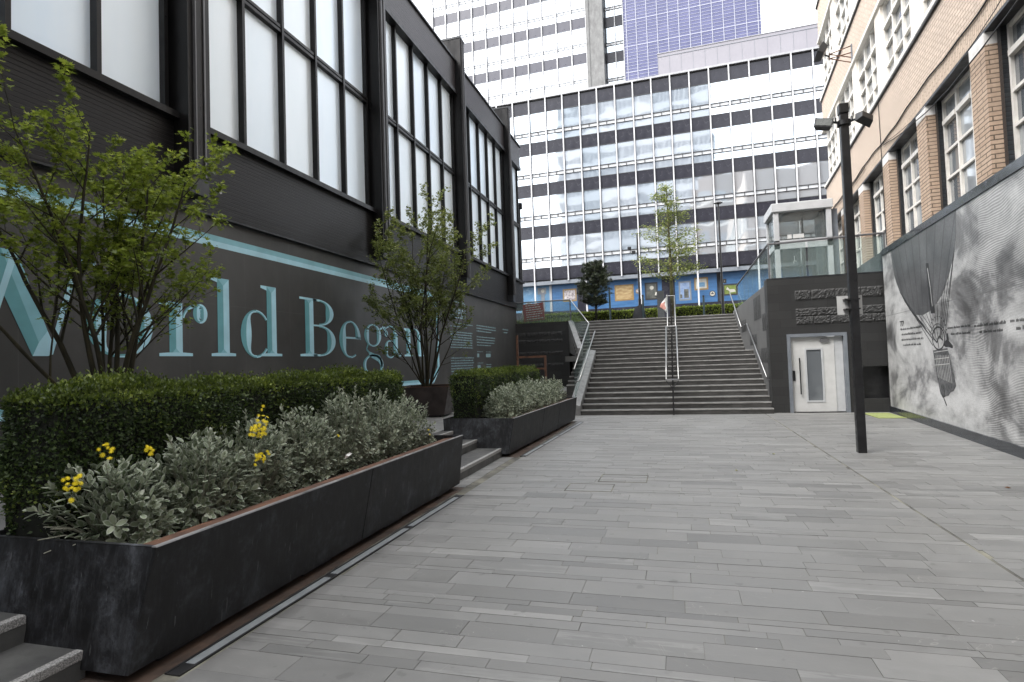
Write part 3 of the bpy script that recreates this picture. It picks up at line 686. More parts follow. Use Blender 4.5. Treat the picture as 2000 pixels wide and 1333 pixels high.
for k in range(0, 5):
    y = 1.0+6.03*k+.02
    p_ = MB().box(-.6, .28, y, y+.43, 4.66, 13.18).build('pier', 'pier_black', hall)
    MB().box(.281, .33, y+.10, y+.12, 4.66, 13.18).box(.281, .3, y+.30, y+.33, 4.66, 13.18).build('pier_rib', 'steel_grey', p_)
    MB().box(-.6, .30, y-.015, y+.445, 13.182, 13.25).build('pier_cap', 'steel_dark', p_)
    MB().box(-.0, .26, y+.02, y+.41, 4.38, 4.66).build('pier_foot', 'steel_dark', p_)
for (y, z) in ((7.85, 4.6), (13.9, 4.35), (20.2, 4.4)):
    MB().tube([(.05, y, z), (.12, y, z)], .035, 10).build('small_lamp', 'white_paint', hall)

# lettering: flat printed capitals with a bevelled look; y to the right, z up
def glyph(parts, name='letter'):
    mats = ['teal_dark', 'teal_mid', 'teal_light']; b = MB()
    for k, poly, lift in parts:
        b.k = k; x = -.016+lift*.002
        b.prism([(x, p[0], p[1]) for p in poly], (-.003, 0, 0))
    return b.build(name, mats, hall)
def stem(y0, y1, z0, z1, serif=(.14, .14), bot=True, top='flag', s=.045):
    m = (y0+y1)/2; P_ = [(0, [(y0, z0), (m, z0+.12), (m, z1-.12), (y0, z1)], 1), (2, [(m, z0+.12), (y1, z0), (y1, z1), (m, z1-.12)], 1),
         (1, [(y0, z0), (y1, z0), (m, z0+.12)], 1), (1, [(y0, z1), (m, z1-.12), (y1, z1)], 1)]
    if bot: P_ += [(2, [(y0-serif[0], z0-.0), (y1+serif[1], z0), (y1+serif[1], z0+s), (y1+.02, z0+s+.01), (y0-.02, z0+s+.01), (y0-serif[0], z0+s)], 2)]
    if top == 'flag': P_ += [(2, [(y0-serif[0], z1-s), (y0, z1-s-.03), (y0, z1), (y0-serif[0], z1)], 2)]
    if top == 'full': P_ += [(2, [(y0-serif[0], z1-s), (y1+serif[1], z1-s), (y1+serif[1], z1), (y0-serif[0], z1)], 2)]
    return P_
def bowl(cy, cz, ry, rz, thick_l, thick_r, thin=.035, a0=0, a1=360, n=30, lift=1):
    out = []; N_ = max(4, int(n*(a1-a0)/360))
    def pt(a, f):
        t = R_(a); co, si = math.cos(t), math.sin(t)
        th = thin+(thick_r if co > 0 else thick_l)*abs(co)**1.3 if (thick_r if co > 0 else thick_l) > 0 else thin
        return (cy+(ry-th*f)*co, cz+(rz-(thin+.01)*f)*si)
    for i in range(N_):
        b0, b1 = a0+(a1-a0)*i/N_, a0+(a1-a0)*(i+1)/N_
        mid = (b0+b1)/2 % 360; left = 90 < mid < 270
        out.append((0 if left else 2, [pt(b0, 0), pt(b1, 0), pt(b1, .5), pt(b0, .5)], lift))
        out.append((2 if left else 0, [pt(b0, .5), pt(b1, .5), pt(b1, 1), pt(b0, 1)], lift))
    return out
def band(pts, wd, k=2, lift=2):
    out = []
    for (a, b_) in zip(pts[:-1], pts[1:]):
        d_ = Vector((b_[0]-a[0], b_[1]-a[1])); n_ = Vector((-d_.y, d_.x)).normalized()*wd/2
        out.append((k, [(a[0]-n_.x, a[1]-n_.y), (b_[0]-n_.x, b_[1]-n_.y), (b_[0]+n_.x, b_[1]+n_.y), (a[0]+n_.x, a[1]+n_.y)], lift))
    return out
ZB, ZX, ZA = 1.91, 2.72, 3.2
def vee(y0):     # one half of the W
    return [(0, [(y0+.0, 3.12), (y0+.20, 3.12), (y0+.60, ZB+.16), (y0+.53, ZB)], 1), (1, [(y0+.20, 3.12), (y0+.36, 3.12), (y0+.70, ZB+.3), (y0+.60, ZB+.16)], 1),
            (2, [(y0+.53, ZB), (y0+.60, ZB+.16), (y0+.70, ZB+.3), (y0+.76, ZB+.16), (y0+.70, ZB)], 1), (2, [(y0+.70, ZB), (y0+.76, ZB+.02), (y0+1.10, 3.1), (y0+1.02, 3.1)], 2)]
glyph(vee(3.78)+vee(4.50)+[(2, [(3.6, 3.1), (4.3, 3.1), (4.3, 3.15), (3.6, 3.15)], 3), (2, [(5.38, 3.08), (5.80, 3.08), (5.80, 3.13), (5.38, 3.13)], 3)])
glyph(bowl(6.16, 2.33, .50, .44, .26, .24))
glyph(stem(6.94, 7.18, ZB, ZX, (.18, .19))+bowl(7.47, 2.45, .30, .27, 0, 0, .04, 95, 170)+bowl(7.53, 2.58, .145, .155, .10, .10, .05)+[(1, [(7.45, 2.5), (7.6, 2.5), (7.6, 2.66), (7.45, 2.66)], 0)])
glyph(stem(7.89, 8.15, ZB, ZA, (.14, .14)))
glyph(stem(9.09, 9.35, ZB, ZA, (.16, .0), True)[:-1]+[(2, [(9.35, ZB), (9.5, ZB), (9.5, ZB+.045), (9.35, ZB+.05)], 2), (2, [(8.93, ZA-.045), (9.09, ZA-.08), (9.09, ZA), (8.93, ZA)], 2)]+bowl(8.80, 2.31, .385, .43, .23, .04, .035, 40, 320))
glyph(stem(10.24, 10.52, ZB, 3.11, (.18, .12), True, 'full')+bowl(10.72, 2.83, .54, .275, 0, .26, .035, -90, 90, 40)+bowl(10.72, 2.235, .60, .325, 0, .28, .035, -90, 90, 40)
      +band([(10.5, 3.085), (10.74, 3.085)], .045)+band([(10.5, 2.553), (10.74, 2.553)], .035)+band([(10.5, ZB+.02), (10.74, ZB+.02)], .045))
glyph(bowl(11.93, 2.3, .46, .43, .24, 0, .035, 0, 300, 40)+bowl(11.93, 2.3, .44, .43, 0, .17, .05, 4, 70, 60, 2)+band([(11.70, 2.335), (12.38, 2.335)], .045))
glyph(bowl(12.97, 2.43, .42, .28, .2, .2, .03)+band([(13.3, 2.58), (13.5, 2.66)], .05)+bowl(13.56, 2.62, .09, .05, .05, .05, .03)+band([(12.72, 2.2), (12.64, 2.08), (12.78, 2.0)], .05, 0)
      +[(1, [(12.7, 2.05), (12.95, 1.99), (13.3, 1.93), (13.45, 1.75), (13.4, 1.62), (13.2, 1.78), (12.8, 1.9)], 1)]+bowl(12.97, 1.70, .5, .26, .1, .1, .04))
glyph(bowl(13.86, 2.1, .31, .24, .16, .03, .03, 60, 330)+bowl(13.9, 2.47, .36, .25, 0, .18, .03, 0, 150, 40)+bowl(13.66, 2.5, .09, .08, .06, .06, .02)+stem(14.05, 14.3, ZB+.05, 2.5, (0, 0), False, '')+band([(14.3, 1.96), (14.42, 1.92), (14.5, 1.98)], .05))
glyph(stem(14.82, 15.08, ZB, ZX-.03, (.13, .13))+bowl(15.35, 2.4, .42, .31, 0, .2, .03, 10, 150, 40)+stem(15.54, 15.79, ZB, 2.45, (.13, .15), True, ''))
# teal border with mitred corner
b = MB()
def strip(y0, z0, y1, z1, wd, k0, k1):
    d_ = Vector((y1-y0, z1-z0)).normalized(); n_ = Vector((-d_.y, d_.x))*wd/2
    for s_, k in ((1, k0), (-1, k1)):
        b.k = k; q = [(y0, z0), (y1, z1), (y1+n_.x*s_, z1+n_.y*s_), (y0+n_.x*s_, z0+n_.y*s_)]
        b.prism([(-.016, p[0], p[1]) for p in (q if s_ > 0 else q[::-1])], (-.003, 0, 0))
strip(-4, 3.80, 16.55, 3.80, .19, 1, 2); strip(16.55, 3.80, 17.05, 3.47, .16, 1, 2); strip(17.05, 3.47, 17.05, 1.55, .16, 2, 1); strip(17.05, 1.55, 16.6, 1.15, .16, 2, 1); strip(16.6, 1.15, -4, 1.33, .13, 2, 1)
b.build('border', ['teal_dark', 'teal_mid', 'teal_light'], hall)
# badge with its four big letters, and columns of small print
def rrect_outline(mb, y0, y1, z0, z1, t):
    r = .1; c = [(y1-r, z1-r, 0), (y0+r, z1-r, 90), (y0+r, z0+r, 180), (y1-r, z0+r, 270)]; o_, i_ = [], []
    for cy, cz, a in c:
        for q in range(5):
            tt = R_(a+q*22.5); o_.append((cy+r*math.cos(tt), cz+r*math.sin(tt))); i_.append((cy+(r-t)*math.cos(tt), cz+(r-t)*math.sin(tt)))
    n = len(o_)
    for i in range(n):
        j = (i+1) % n; mb.prism([(-.016, *o_[i]), (-.016, *o_[j]), (-.016, *i_[j]), (-.016, *i_[i])], (-.003, 0, 0))
b = MB(); rrect_outline(b, 18.17, 19.62, 3.23, 3.81, .045)
def mono(mb, ch_, y, z, w_, h, t):       # simple condensed capitals from bars
    S_ = {'C': [(0, 0, 0, 1), (0, 1, 1, 1), (0, 0, 1, 0)], 'A': [(0, 0, .5, 1), (.5, 1, 1, 0), (.2, .35, .8, .35)], 'P': [(0, 0, 0, 1), (0, 1, 1, 1), (1, 1, 1, .5), (0, .5, 1, .5)],
          'D': [(0, 0, 0, 1), (0, 1, .7, 1), (.7, 1, 1, .7), (1, .7, 1, .3), (1, .3, .7, 0), (0, 0, .7, 0)]}
    for (a, c, d_, e_) in S_[ch_]:
        for k, poly, l_ in band([(y+a*w_, z+c*h), (y+d_*w_, z+e_*h)], t): mb.prism([(-.016, p[0], p[1]) for p in poly], (-.003, 0, 0))
for i, c_ in enumerate('CAPD'): mono(b, c_, 18.36+i*.29, 3.32, .19, .2, .05)
b.build('badge', 'text_pale', hall)
def text_line(mb, y0, y1, z, h):
    y = y0
    while y < y1:
        ww = random.uniform(.05, .2); ww = min(ww, y1-y)
        u = y
        while u < y+ww-.006:
            hh = h*random.choice([.62, .62, .7, 1]); mb.prism([(-.016, u, z), (-.016, u+.016, z), (-.016, u+.016, z+hh), (-.016, u, z+hh)], (-.003, 0, 0)); u += .024
        y += ww+.03
b = MB()
for i, e_ in enumerate((20.35, 19.75)): text_line(b, 18.5 if i == 0 else 18.13, e_, 3.03-i*.11, .045)
for i in range(7): text_line(b, 18.13, 20.2+random.random()*.25, 2.73-i*.088, .045)
for i in range(8): text_line(b, 18.13, (20.4, 20.3, 20.4, 20.3, 20.3, 20.2, 19.8, 19.2)[i], 1.84-i*.09, .045)
b.build('small_print', 'text_pale', hall)
b = MB()
for i, e_ in enumerate((23.2, 23.25, 22.6)): text_line(b, 20.8, e_, 3.07-i*.105, .045)
for i, e_ in enumerate((23.1, 23.1, 23.0, 22.5)): text_line(b, 20.8, e_, 2.64-i*.105, .045)
for (y, z, q) in ((20.8, 1.88, 2), (21.85, 1.88, 5), (20.8, 1.45, 3), (21.85, 1.38, 5)):
    for i in range(q): b.prism([(-.016, y+i*.12, z), (-.016, y+i*.12+.085, z), (-.016, y+i*.12+.085, z+.14), (-.016, y+i*.12, z+.14)], (-.003, 0, 0))
    text_line(b, y, y+.65, z+.2, .025)
text_line(b, 24.24, 25.1, 3.07, .045); text_line(b, 24.4, 24.95, 2.94, .045)
b.build('small_print', 'text_pale', hall)

# rusty rail frame by the end of the hall
rf = thing('rusty_rail_frame', 'rust coloured tubular rail frame by the far end of the black hall', 'rail', (-5.4, 20, 0))
MB().box(0, 1.0, -.03, .03, 1.78, 1.85).box(.93, 1.0, -.03, .03, 0, 1.78).box(0, .93, -.03, .03, 1.36, 1.42).build('rail', 'rust', rf)
MB().box(-.07, 0, -.03, .03, 0, 2.6).build('post', 'rust', rf)

# ------------------------------------------------------------------ office block with mullioned front (curtain wall)
M['alu_bright'] = plain('pale_mullion_metal', (.50, .50, .51), .4, .1)
M['brick_end'] = brick('end_brick', (.26, .17, .12), (.22, .14, .10), (.12, .09, .07))
AN = math.atan(-.0453)
blk = thing('office_block', 'six storey office block with white mullions and black bands behind the terrace', 'building', (0, 48, 0), AN)
MS = 1.475; S0 = .38-MS*13; NB = 24           # bays from s = -18.8
TOPS = [24.07-3.63*i for i in range(5)]
MB().box(S0, S0+NB*MS, .16, 16, 8.3, 24.2).build('wall', 'cw_line', blk)
MB().box(S0, S0+NB*MS, .9, 16, 3.3, 8.12).build('base_wall', 'mid_grey_paint', blk)
MB().box(S0-.2, S0+NB*MS+.2, -.12, 16, 24.2, 24.36).build('roof_edge', 'alu', blk)
MB().box(S0, S0+NB*MS, -.02, 1.0, 8.12, 8.42).build('soffit', 'mid_grey_paint', blk)
sp0 = wn0 = None
def cw_units(parent, z_top, z_bot, h_sp, strip_hi, strip_lo, ms, m_glass, m_sp, x, first):
    """one bay of one storey: dark spandrel panel and a window under it with its strip of small lights."""
    sp = MB().box(.05, ms-.05, .03, .1, -h_sp, 0).build('spandrel_panel', m_sp, parent)
    f = MB(); zt, zb = -h_sp, z_bot-z_top
    f.box(.045, ms-.045, .02, .11, zt-.05, zt-.0).box(.045, ms-.045, .02, .11, zb, zb+.05).box(.045, .075, .02, .11, zb+.05, zt-.05).box(ms-.075, ms-.045, .02, .11, zb+.05, zt-.05)
    f.box(.075, ms-.075, .0, .11, strip_hi-.05, strip_hi).box(.075, ms-.075, .0, .11, strip_lo, strip_lo+.05).box(ms/2-.025, ms/2+.025, .0, .11, strip_lo+.05, strip_hi-.05)
    f = f.build('window', 'cw_line', parent)
    g = MB().box(.075, ms-.075, .06, .08, strip_hi, zt-.05).box(.075, ms-.075, .06, .08, zb+.05, strip_lo).build('glass', m_glass, f)
    MB().box(.075, ms-.075, .05, .07, strip_lo+.05, strip_hi-.05).build('vent_light', 'light_grey_paint', f)
    return sp, f
for r, zt in enumerate(TOPS):
    if r == 0: sp0, wn0 = cw_units(blk, zt, zt-3.63, .99, -2.67, -3.02, MS, 'cw_glass', 'cw_black', 0, True)
    for i in range(NB):
        x = S0+i*MS
        if r == 0 and i == 0: sp0.location = (x, 0, zt); wn0.location = (x, 0, zt); continue
        copy_part(sp0, blk, (x, 0, zt if r < 4 else zt))
        if r < 4: copy_part(wn0, blk, (x, 0, zt))
mu = MB().box(-.045, .045, -.14, .12, 8.36, 24.2); mu.k = 1; mu.box(-.075, -.046, -.0, .12, 8.36, 24.2).box(.046, .075, -.0, .12, 8.36, 24.2); mu = mu.build('mullion', ['alu_bright', 'cw_line'], blk); mu.location = (S0, 0, 0)
for i in range(1, NB+1): copy_part(mu, blk, (S0+i*MS, 0, 0))
for i in range(NB//3+1):
    q = MB().box(-.06, .06, -.12, .0, 3.3, 8.36).build('column', 'alu_bright', blk); q.location = (S0+i*3*MS+MS*2-.0, 0, 0)
MB().box(-.7, 18, 4, 10, 24.36, 28.15).build('penthouse', 'penthouse', blk)
b = MB()
for i in range(19): b.box(-.7+.98*i, -.68+.98*i, 3.985, 4.0, 24.4, 27.85)
b.box(-.75, 18, 3.97, 4.0, 27.85, 27.88).build('panel_joint', 'mid_grey_paint', blk)
MB().box(-.74, 18.04, 3.95, 10, 28.15, 28.2).build('penthouse_cap', 'alu', blk)
# printed ground floor windows, all in one plane between the columns
def gwin(s0, s1, z0, z1, m):
    return MB().box(s0, s1, .5, .56, z0, z1).build('printed_window', m, blk)
gwin(-18, -10.3, 5.9, 8.12, 'blue_pale'); gwin(-10.1, -7.9, 5.86, 8.12, 'blue_print'); gwin(-7.0, -.95, 5.86, 8.12, 'blue_print'); gwin(.05, 3.25, 5.86, 8.12, 'blue_print'); gwin(3.55, 10, 5.86, 8.12, 'blue_print')
MB().box(-18, 10, .48, .62, 3.3, 5.86).box(-7.9, -7.0, .48, .6, 5.86, 8.12).box(-.95, .05, .48, .6, 5.86, 8.12).build('dark_plinth', 'cw_black', blk)
MB().box(-10.3, -10.1, .45, .6, 5.86, 8.12).build('window_post', 'alu', blk)
M['gold'] = plain('wooden_frame', (.20, .13, .05), .5); M['art_ochre'] = noisy('ochre_landscape_print', (.20, .12, .045), (.34, .26, .13), 2.2, .6, 0, 0, stretch=(1, 1, 3))
M['art_dark'] = noisy('dark_print', (.03, .035, .03), (.10, .10, .09), 3, .6, 0, 0); M['art_grey'] = noisy('grey_crowd_print', (.10, .08, .09), (.45, .42, .42), 7, .6, 0, 0)
M['art_green'] = noisy('green_print', (.07, .10, .015), (.13, .17, .03), 4, .6, 0, 0); M['art_blue'] = noisy('blue_sky_print', (.10, .16, .28), (.22, .28, .40), 2, .6, 0, 0)
M['art_card'] = plain('card_print', (.34, .33, .29), .6)
def picture(s0, s1, z0, z1, mat, label, extra=None, fm='gold'):
    # the pictures are printed on the window film itself
    f = MB().box(s0, s1, .488, .499, z0, z1).build('printed_picture_frame', fm, blk)
    MB().box(s0+.12, s1-.12, .478, .487, z0+.12, z1-.12).build('picture', mat, f)
    if extra: extra(f)
def e_portrait(f):
    MB().tube([(-1.75, .470, 7.3), (-1.75, .474, 7.3)], .16, 14).tube([(-1.45, .470, 6.65), (-1.38, .473, 6.9)], .1, 6).build('pale_figure', 'art_card', f)
def e_tower(f): MB().box(.75, 1.1, .470, .476, 6.3, 7.0).box(.45, .6, .470, .476, 6.3, 6.6).build('dark_shape', 'art_dark', f)
def e_hare(f): MB().add([(4.0, .47, 6.95), (4.15, .47, 6.75), (4.5, .47, 6.75), (4.6, .47, 6.55), (4.2, .47, 6.5), (4.05, .47, 6.7), (3.9, .47, 6.75)], [(0, 6, 5, 1), (1, 5, 2), (2, 5, 4, 3)]).build('pale_animal', 'art_card', f)
def e_card(f): MB().box(1.85, 2.35, .470, .476, 7.1, 7.45).build('blue_patch', 'blue_pale', f)
picture(-9.15, -7.95, 6.62, 7.7, 'art_grey', None); picture(-4.75, -3.2, 6.4, 7.72, 'art_ochre', None); picture(-2.3, -1.28, 6.32, 7.74, 'art_dark', None, e_portrait, 'cw_line')
picture(.35, 1.3, 6.1, 7.64, 'art_blue', None, e_tower, 'mid_grey_paint'); picture(1.55, 2.6, 6.85, 7.85, 'art_card', None, e_card); picture(3.66, 4.75, 6.28, 7.18, 'art_green', None, e_hare, 'cw_line'); picture(3.68, 3.95, 7.25, 7.6, 'art_card', None, None, 'cw_line')
b = MB().tube([(2.88, .48, 6.5), (2.88, .499, 6.5)], .23, 20); b.k = 1; b.tube([(2.88, .47, 6.5), (2.88, .479, 6.5)], .18, 20).build('round_print', ['cw_line', 'art_card'], blk)
MB().box(2.75, 3.0, .462, .469, 6.47, 6.53).box(2.84, 2.92, .462, .4685, 6.53, 6.62).build('round_print_mark', 'cw_line', blk)
b = MB().tube([(-2.85, .48, 7.1), (-2.85, .499, 7.1)], .2, 20); b.k = 1; b.tube([(-2.85, .47, 7.1), (-2.85, .479, 7.1)], .15, 20).build('round_print', ['gold', 'art_grey'], blk)
b = MB().box(-10.85-.75+.25, -10.45-.75+.6, .47, .499, 7.4, 7.95).box(-11.05, -10.75, .47, .498, 5.9, 7.4)
b.k = 1; b.tube([(-10.9, .45, 7.68), (-10.9, .468, 7.68)], .16, 16).build('clock_print', ['mid_grey_paint', 'art_card'], blk)

# tower behind: mullioned office tower with a concrete fin
twr = thing('office_tower', 'tall office tower with white glass, grey spandrels and a ribbed concrete fin', 'building', (0, 62, 0), AN)
MT = 1.655; T0 = -7.99-MT*11; TT = [46.8-3.945*i for i in range(5)]
MB().box(T0, -6.1, .15, 22, 18, 50).build('wall', 'cw_line', twr)
MB().box(-6.1, -3.9, 1.2, 22, 18, 50).build('recess_wall', 'cw_line', twr)
sp0 = MB().box(.05, MT-.05, .03, .1, -1.12, 0).build('spandrel_panel', 'cw_purple', twr)
def twin(ms, m_glass, hs=.03):
    f = MB(); f.box(.045, ms-.045, .02, .11, -1.16, -1.12).box(.045, ms-.045, .02, .11, -3.945, -3.93)
    f.box(.045, ms-.045, .0, .11, -2.90, -2.90+hs).box(.045, ms-.045, .0, .11, -3.22, -3.22+hs).box(ms/2-.015, ms/2+.015, .0, .11, -3.22+hs, -2.90)
    f = f.build('window', 'mid_grey_paint' if hs < .05 else 'cw_line', twr)
    MB().box(.045, ms-.045, .06, .08, -2.90+hs, -1.16).box(.045, ms-.045, .06, .08, -3.93, -3.22).build('glass', m_glass, f)
    MB().box(.045, ms-.045, .05, .07, -3.22+hs, -2.90).build('vent_light', 'light_grey_paint', f); return f
wn0 = twin(MT, 'cw_glass_high')
first = True
for r, zt in enumerate(TT):
    for i in range(11):
        x = T0+i*MT
        if first: sp0.location = wn0.location = (x, 0, zt); first = False; continue
        copy_part(sp0, twr, (x, 0, zt)); copy_part(wn0, twr, (x, 0, zt))
mu = MB().box(-.05, .05, -.16, .12, 18, 49); mu.k = 1; mu.box(-.085, -.051, -.02, .12, 18, 49).box(.051, .085, -.02, .12, 18, 49); mu = mu.build('mullion', ['alu_bright', 'cw_line'], twr); mu.location = (T0, 0, 0)
for i in range(1, 12): copy_part(mu, twr, (T0+i*MT, 0, 0))
MB().box(-7.93, -7.6, -.5, 3, 18, 50).box(-7.6, -6.12, -.42, 3, 18, 50).build('concrete_fin', 'concrete_rib', twr)
sp1 = MB().box(.04, 1.0, 1.0, 1.1, -1.12, 0).build('spandrel_panel', 'cw_black', twr)
wn1 = twin(1.04, 'cw_glass', .06)
for v in (wn1,):
    for q in (v, *v.children):
        for vert in q.data.vertices: vert.co.y += 1.0
first = True
for r, zt in enumerate(TT):
    for x in (-6.06, -5.0):
        if first: sp1.location = wn1.location = (x, 0, zt+.0); first = False; continue
        copy_part(sp1, twr, (x, 0, zt)); copy_part(wn1, twr, (x, 0, zt))
MB().box(-5.06, -4.98, .86, 1.15, 18, 49).build('mullion', 'alu', twr)

sol = thing('solar_clad_tower', 'blue service tower clad in a grid of solar cells', 'building', (0, 62, 0), AN)
MB().box(-3.92, 9.38, -.6, 14, 18, 50).build('solar_panels', 'solar', sol)
b = MB()
xs = [-3.92, -3.62]+[-2.62+1.068*i for i in range(11)]+[9.12, 9.36]
for x in xs[1:-1]: b.box(x-.035, x+.035, -.66, -.6, 18, 50)
z = 26.02; i = 0
while z < 50:
    b.box(-3.92, 9.38, -.625 if i % 8 else -.63, -.6, z, z+(.035 if i % 8 else .085)); z += .345; i += 1
b.build('panel_grid', 'solar_line', sol)
MB().box(-4.0, -3.925, -.7, 2, 18, 50).build('corner_trim', 'alu', sol)

# ------------------------------------------------------------------ brick building on the right
BA = math.atan2(1, .0765)
bk = thing('brick_building', 'pale brick building with cream window frames along the right side', 'building', (5.39, 17.46, 0), BA)
# local x = along the wall (away from the viewer), local y = out of the wall towards the square
TE = 8.2; T_ = -19
MB().box(T_, TE, -12, -.42, 0, 22).build('inner_wall', 'brick_pale', bk)
MB().box(T_, TE, -.42, 0, 7.0, 8.12).build('frieze', 'brick_pale', bk)
MB().box(T_, TE, -.42, 0, 6.65, 7.0).build('soldier_course', 'brick_soldier', bk)
MB().box(T_, TE, -.42, -.003, 6.60, 6.648).build('lintel', 'steel_dark', bk)
MB().box(T_, TE, -.42, -.0, 0, 4.27).build('plinth_wall', 'ashlar', bk)
MB().box(T_, TE, -.42, -.0, 10.46, 11.62).box(T_, TE, -.42, 0, 14.1, 15.42).box(T_, TE, -.42, 0, 18.9, 22).build('brickwork', 'brick_pale', bk)
MB().box(T_, TE, -.3, .05, 8.12, 8.16).box(T_, TE, -.3, .05, 11.62, 11.66).box(T_, TE, -.3, .05, 15.42, 15.46).build('drip_course', 'steel_dark', bk)
MB().box(T_, TE+.03, -.3, .06, 8.162, 8.26).box(T_, TE+.03, -.3, .06, 10.36, 10.458).box(T_, TE+.03, -.3, .06, 11.662, 11.76).box(T_, TE+.03, -.3, .06, 14.0, 14.098).box(T_, TE+.03, -.3, .06, 15.462, 15.56).box(T_, TE+.03, -.3, .06, 18.8, 18.9).build('window_band_trim', 'cream_white', bk)
MB().box(TE-.5, TE, -.42, .0, 4.27, 6.6).build('corner_pier', 'brick_tan', bk)
MB().box(TE, TE+.01, -12, -.3, 4, 22).build('end_wall', 'brick_end', bk)
b = MB()
for z in (8.3, 11.8, 15.6):
    for q in range(4): b.box(TE+.011, TE+.03, -9.5+q*2.3, -8.1+q*2.3, z, z+2.0)
b.build('end_windows', 'old_glass', bk)
b = MB()
for z in (8.2, 10.4, 11.7, 13.95, 15.5): b.box(TE, TE+.12, -11, 0, z, z+.14)
b.build('end_string_course', 'cream_white', bk)
PT = [-3.8+2.9*i for i in range(-5, 5)]
pg = None
def lower_window(t0, t1):
    f = MB(); z0, z1 = 4.28, 6.6; n = 3; ww = (t1-t0)/n
    xs = [t0, t0+.06, t0+ww-.03, t0+ww+.03, t0+2*ww-.03, t0+2*ww+.03, t1-.06, t1]
    zs = [z0, z0+.08, 4.98, 5.03, 5.52, 5.57, 6.08, 6.17, z1-.06, z1]
    for i in range(0, 8, 2): f.box(xs[i], xs[i+1], -.34, -.25, z0, z1)
    for i in range(1, 7, 2):
        for j in range(0, 10, 2): f.box(xs[i], xs[i+1], -.33, -.255 if j != 6 else -.22, zs[j], zs[j+1])
    f = f.build('window', 'cream_white', bk)
    g = MB(); tn = []
    for i in range(1, 7, 2):
        for j in range(1, 9, 2): g.box(xs[i], xs[i+1], -.32, -.30, zs[j], zs[j+1]); tn += [random.random()]*8
    g = g.build('glass', 'old_glass', f); attr(g, 'tone', tn)
def upper_window(t0, t1, z0, z1):
    f = MB(); n = 3; ww = (t1-t0)/n; zz = z1-.62
    xs = [t0, t0+.05, t0+ww-.035, t0+ww+.035, t0+2*ww-.035, t0+2*ww+.035, t1-.05, t1]; h = (zz-z0)/3
    zs = [z0, z0+.06, z0+h-.02, z0+h+.025, z0+2*h-.02, z0+2*h+.025, zz-.05, zz+.04, z1-.05, z1]
    for i in range(0, 8, 2): f.box(xs[i], xs[i+1], -.2, -.06, z0, z1)
    for i in range(1, 7, 2):
        for j in range(0, 10, 2): f.box(xs[i], xs[i+1], -.18, -.07 if j != 6 else -.03, zs[j], zs[j+1])
    f = f.build('window', 'cream_white', bk)
    g = MB(); tn = []
    for i in range(1, 7, 2):
        for j in range(1, 9, 2): g.box(xs[i], xs[i+1], -.15, -.13, zs[j], zs[j+1]); tn += [random.random()]*8
    g = g.build('glass', 'old_glass', f); attr(g, 'tone', tn)
for i, t in enumerate(PT):
    if t+.6 < TE:
        p_ = MB().box(t, t+.6, -.42, -.0, 4.272, 6.4).build('brick_pier', 'brick_tan', bk)
        MB().box(t-.002, t+.602, -.42, .004, 6.402, 6.598).build('pier_cap', 'stone_white', p_)
        MB().box(t-.12, t-.001, -.42, -.17, 4.272, 6.6).build('dark_reveal', 'brick_black', p_)
    t1 = min(t+2.9-.12, TE-.5)
    if t1-t > 1.2: lower_window(t+.6, t1)
    for z0, z1 in ((8.26, 10.36), (11.76, 14.0), (15.56, 18.8)):
        if t+.6 < TE+.05:
            MB().box(t, min(t+.6, TE), -.3, -.0, z0, z1).build('pilaster', 'cream', bk)
        if t+.6 < TE-.5: upper_window(t+.6, min(t+2.9, TE-.05), z0, z1)
# side panes in the near bays, old vent in one window
MB().box(-.72+2.9-2.9-2.0, -.72-1.72, -.3, -.24, 6.2, 6.5).build('vent', 'black_paint', bk)
# cables drooping along the soldier course
def sag(p0, p1, n, dip, jit=.012):
    a, c = Vector(p0), Vector(p1); o = []
    for i in range(n+1):
        u = i/n; p = a.lerp(c, u); p.z -= dip*4*u*(1-u)+random.uniform(-jit, jit); o.append(p)
    return o
b = MB(); b.tube([(x, .02, 7.0+.03*math.sin(x*1.3)+.015*math.sin(x*4.1)) for x in np.arange(T_, TE, .4)], .016, 5)
b.tube([(x, .03, 6.93+.03*math.sin(x*1.1+1)) for x in np.arange(1.5, TE, .4)], .012, 5)
b.build('cable', 'rubber', bk)
b = MB(); b.tube(sag((-12, .1, 6.95), (-.6, .03, 6.9), 24, .62), .011, 5).tube(sag((-9, .08, 6.9), (-.6, .03, 6.93), 20, .42), .007, 5)
b.build('cable', 'rubber', bk)
MB().tube([(-.33, .02, 8.1), (-.35, .02, 7.0), (-.36, .02, 4.35)], .01, 5).build('cable', 'rubber', bk)
MB().box(6.9, 7.15, 0, .04, 6.75, 6.9).build('small_plate', 'white_paint', bk)

# floodlight on a bracket high on the brickwork
fl = thing('wall_floodlight', 'black floodlight on a rusty triangular bracket fixed to the brick wall', 'floodlight', (5.39+.0765*2.4, 17.46+2.4, 10.75), BA)
MB().box(-.05, .05, 0, .03, -.28, .3).build('back_plate', 'mid_grey_paint', fl)
b = MB()
for p, q in (((0, .03, .26), (0, .62, .12)), ((0, .03, -.26), (0, .62, -.02)), ((0, .03, -.1), (0, .62, .12)), ((0, .03, .05), (0, .62, -.02)), ((0, .62, -.05), (0, .62, .15))): b.tube([p, q], .016, 6)
b.build('bracket', 'rust', fl)
h_ = MB().hexa([(-.17, -.16, -.11), (.17, -.16, -.11), (.17, .16, -.11), (-.17, .16, -.11)], [(-.24, -.22, .09), (.24, -.22, .09), (.24, .22, .09), (-.24, .22, .09)]).build('lamp_head', 'black_paint', fl, .015)
h_.location = (0, .85, .23); h_.rotation_euler = (R_(-60), R_(20), R_(10))
MB().tube([(0, .62, .05), (0, .74, .12)], .025, 6).build('yoke', 'steel_dark', fl)

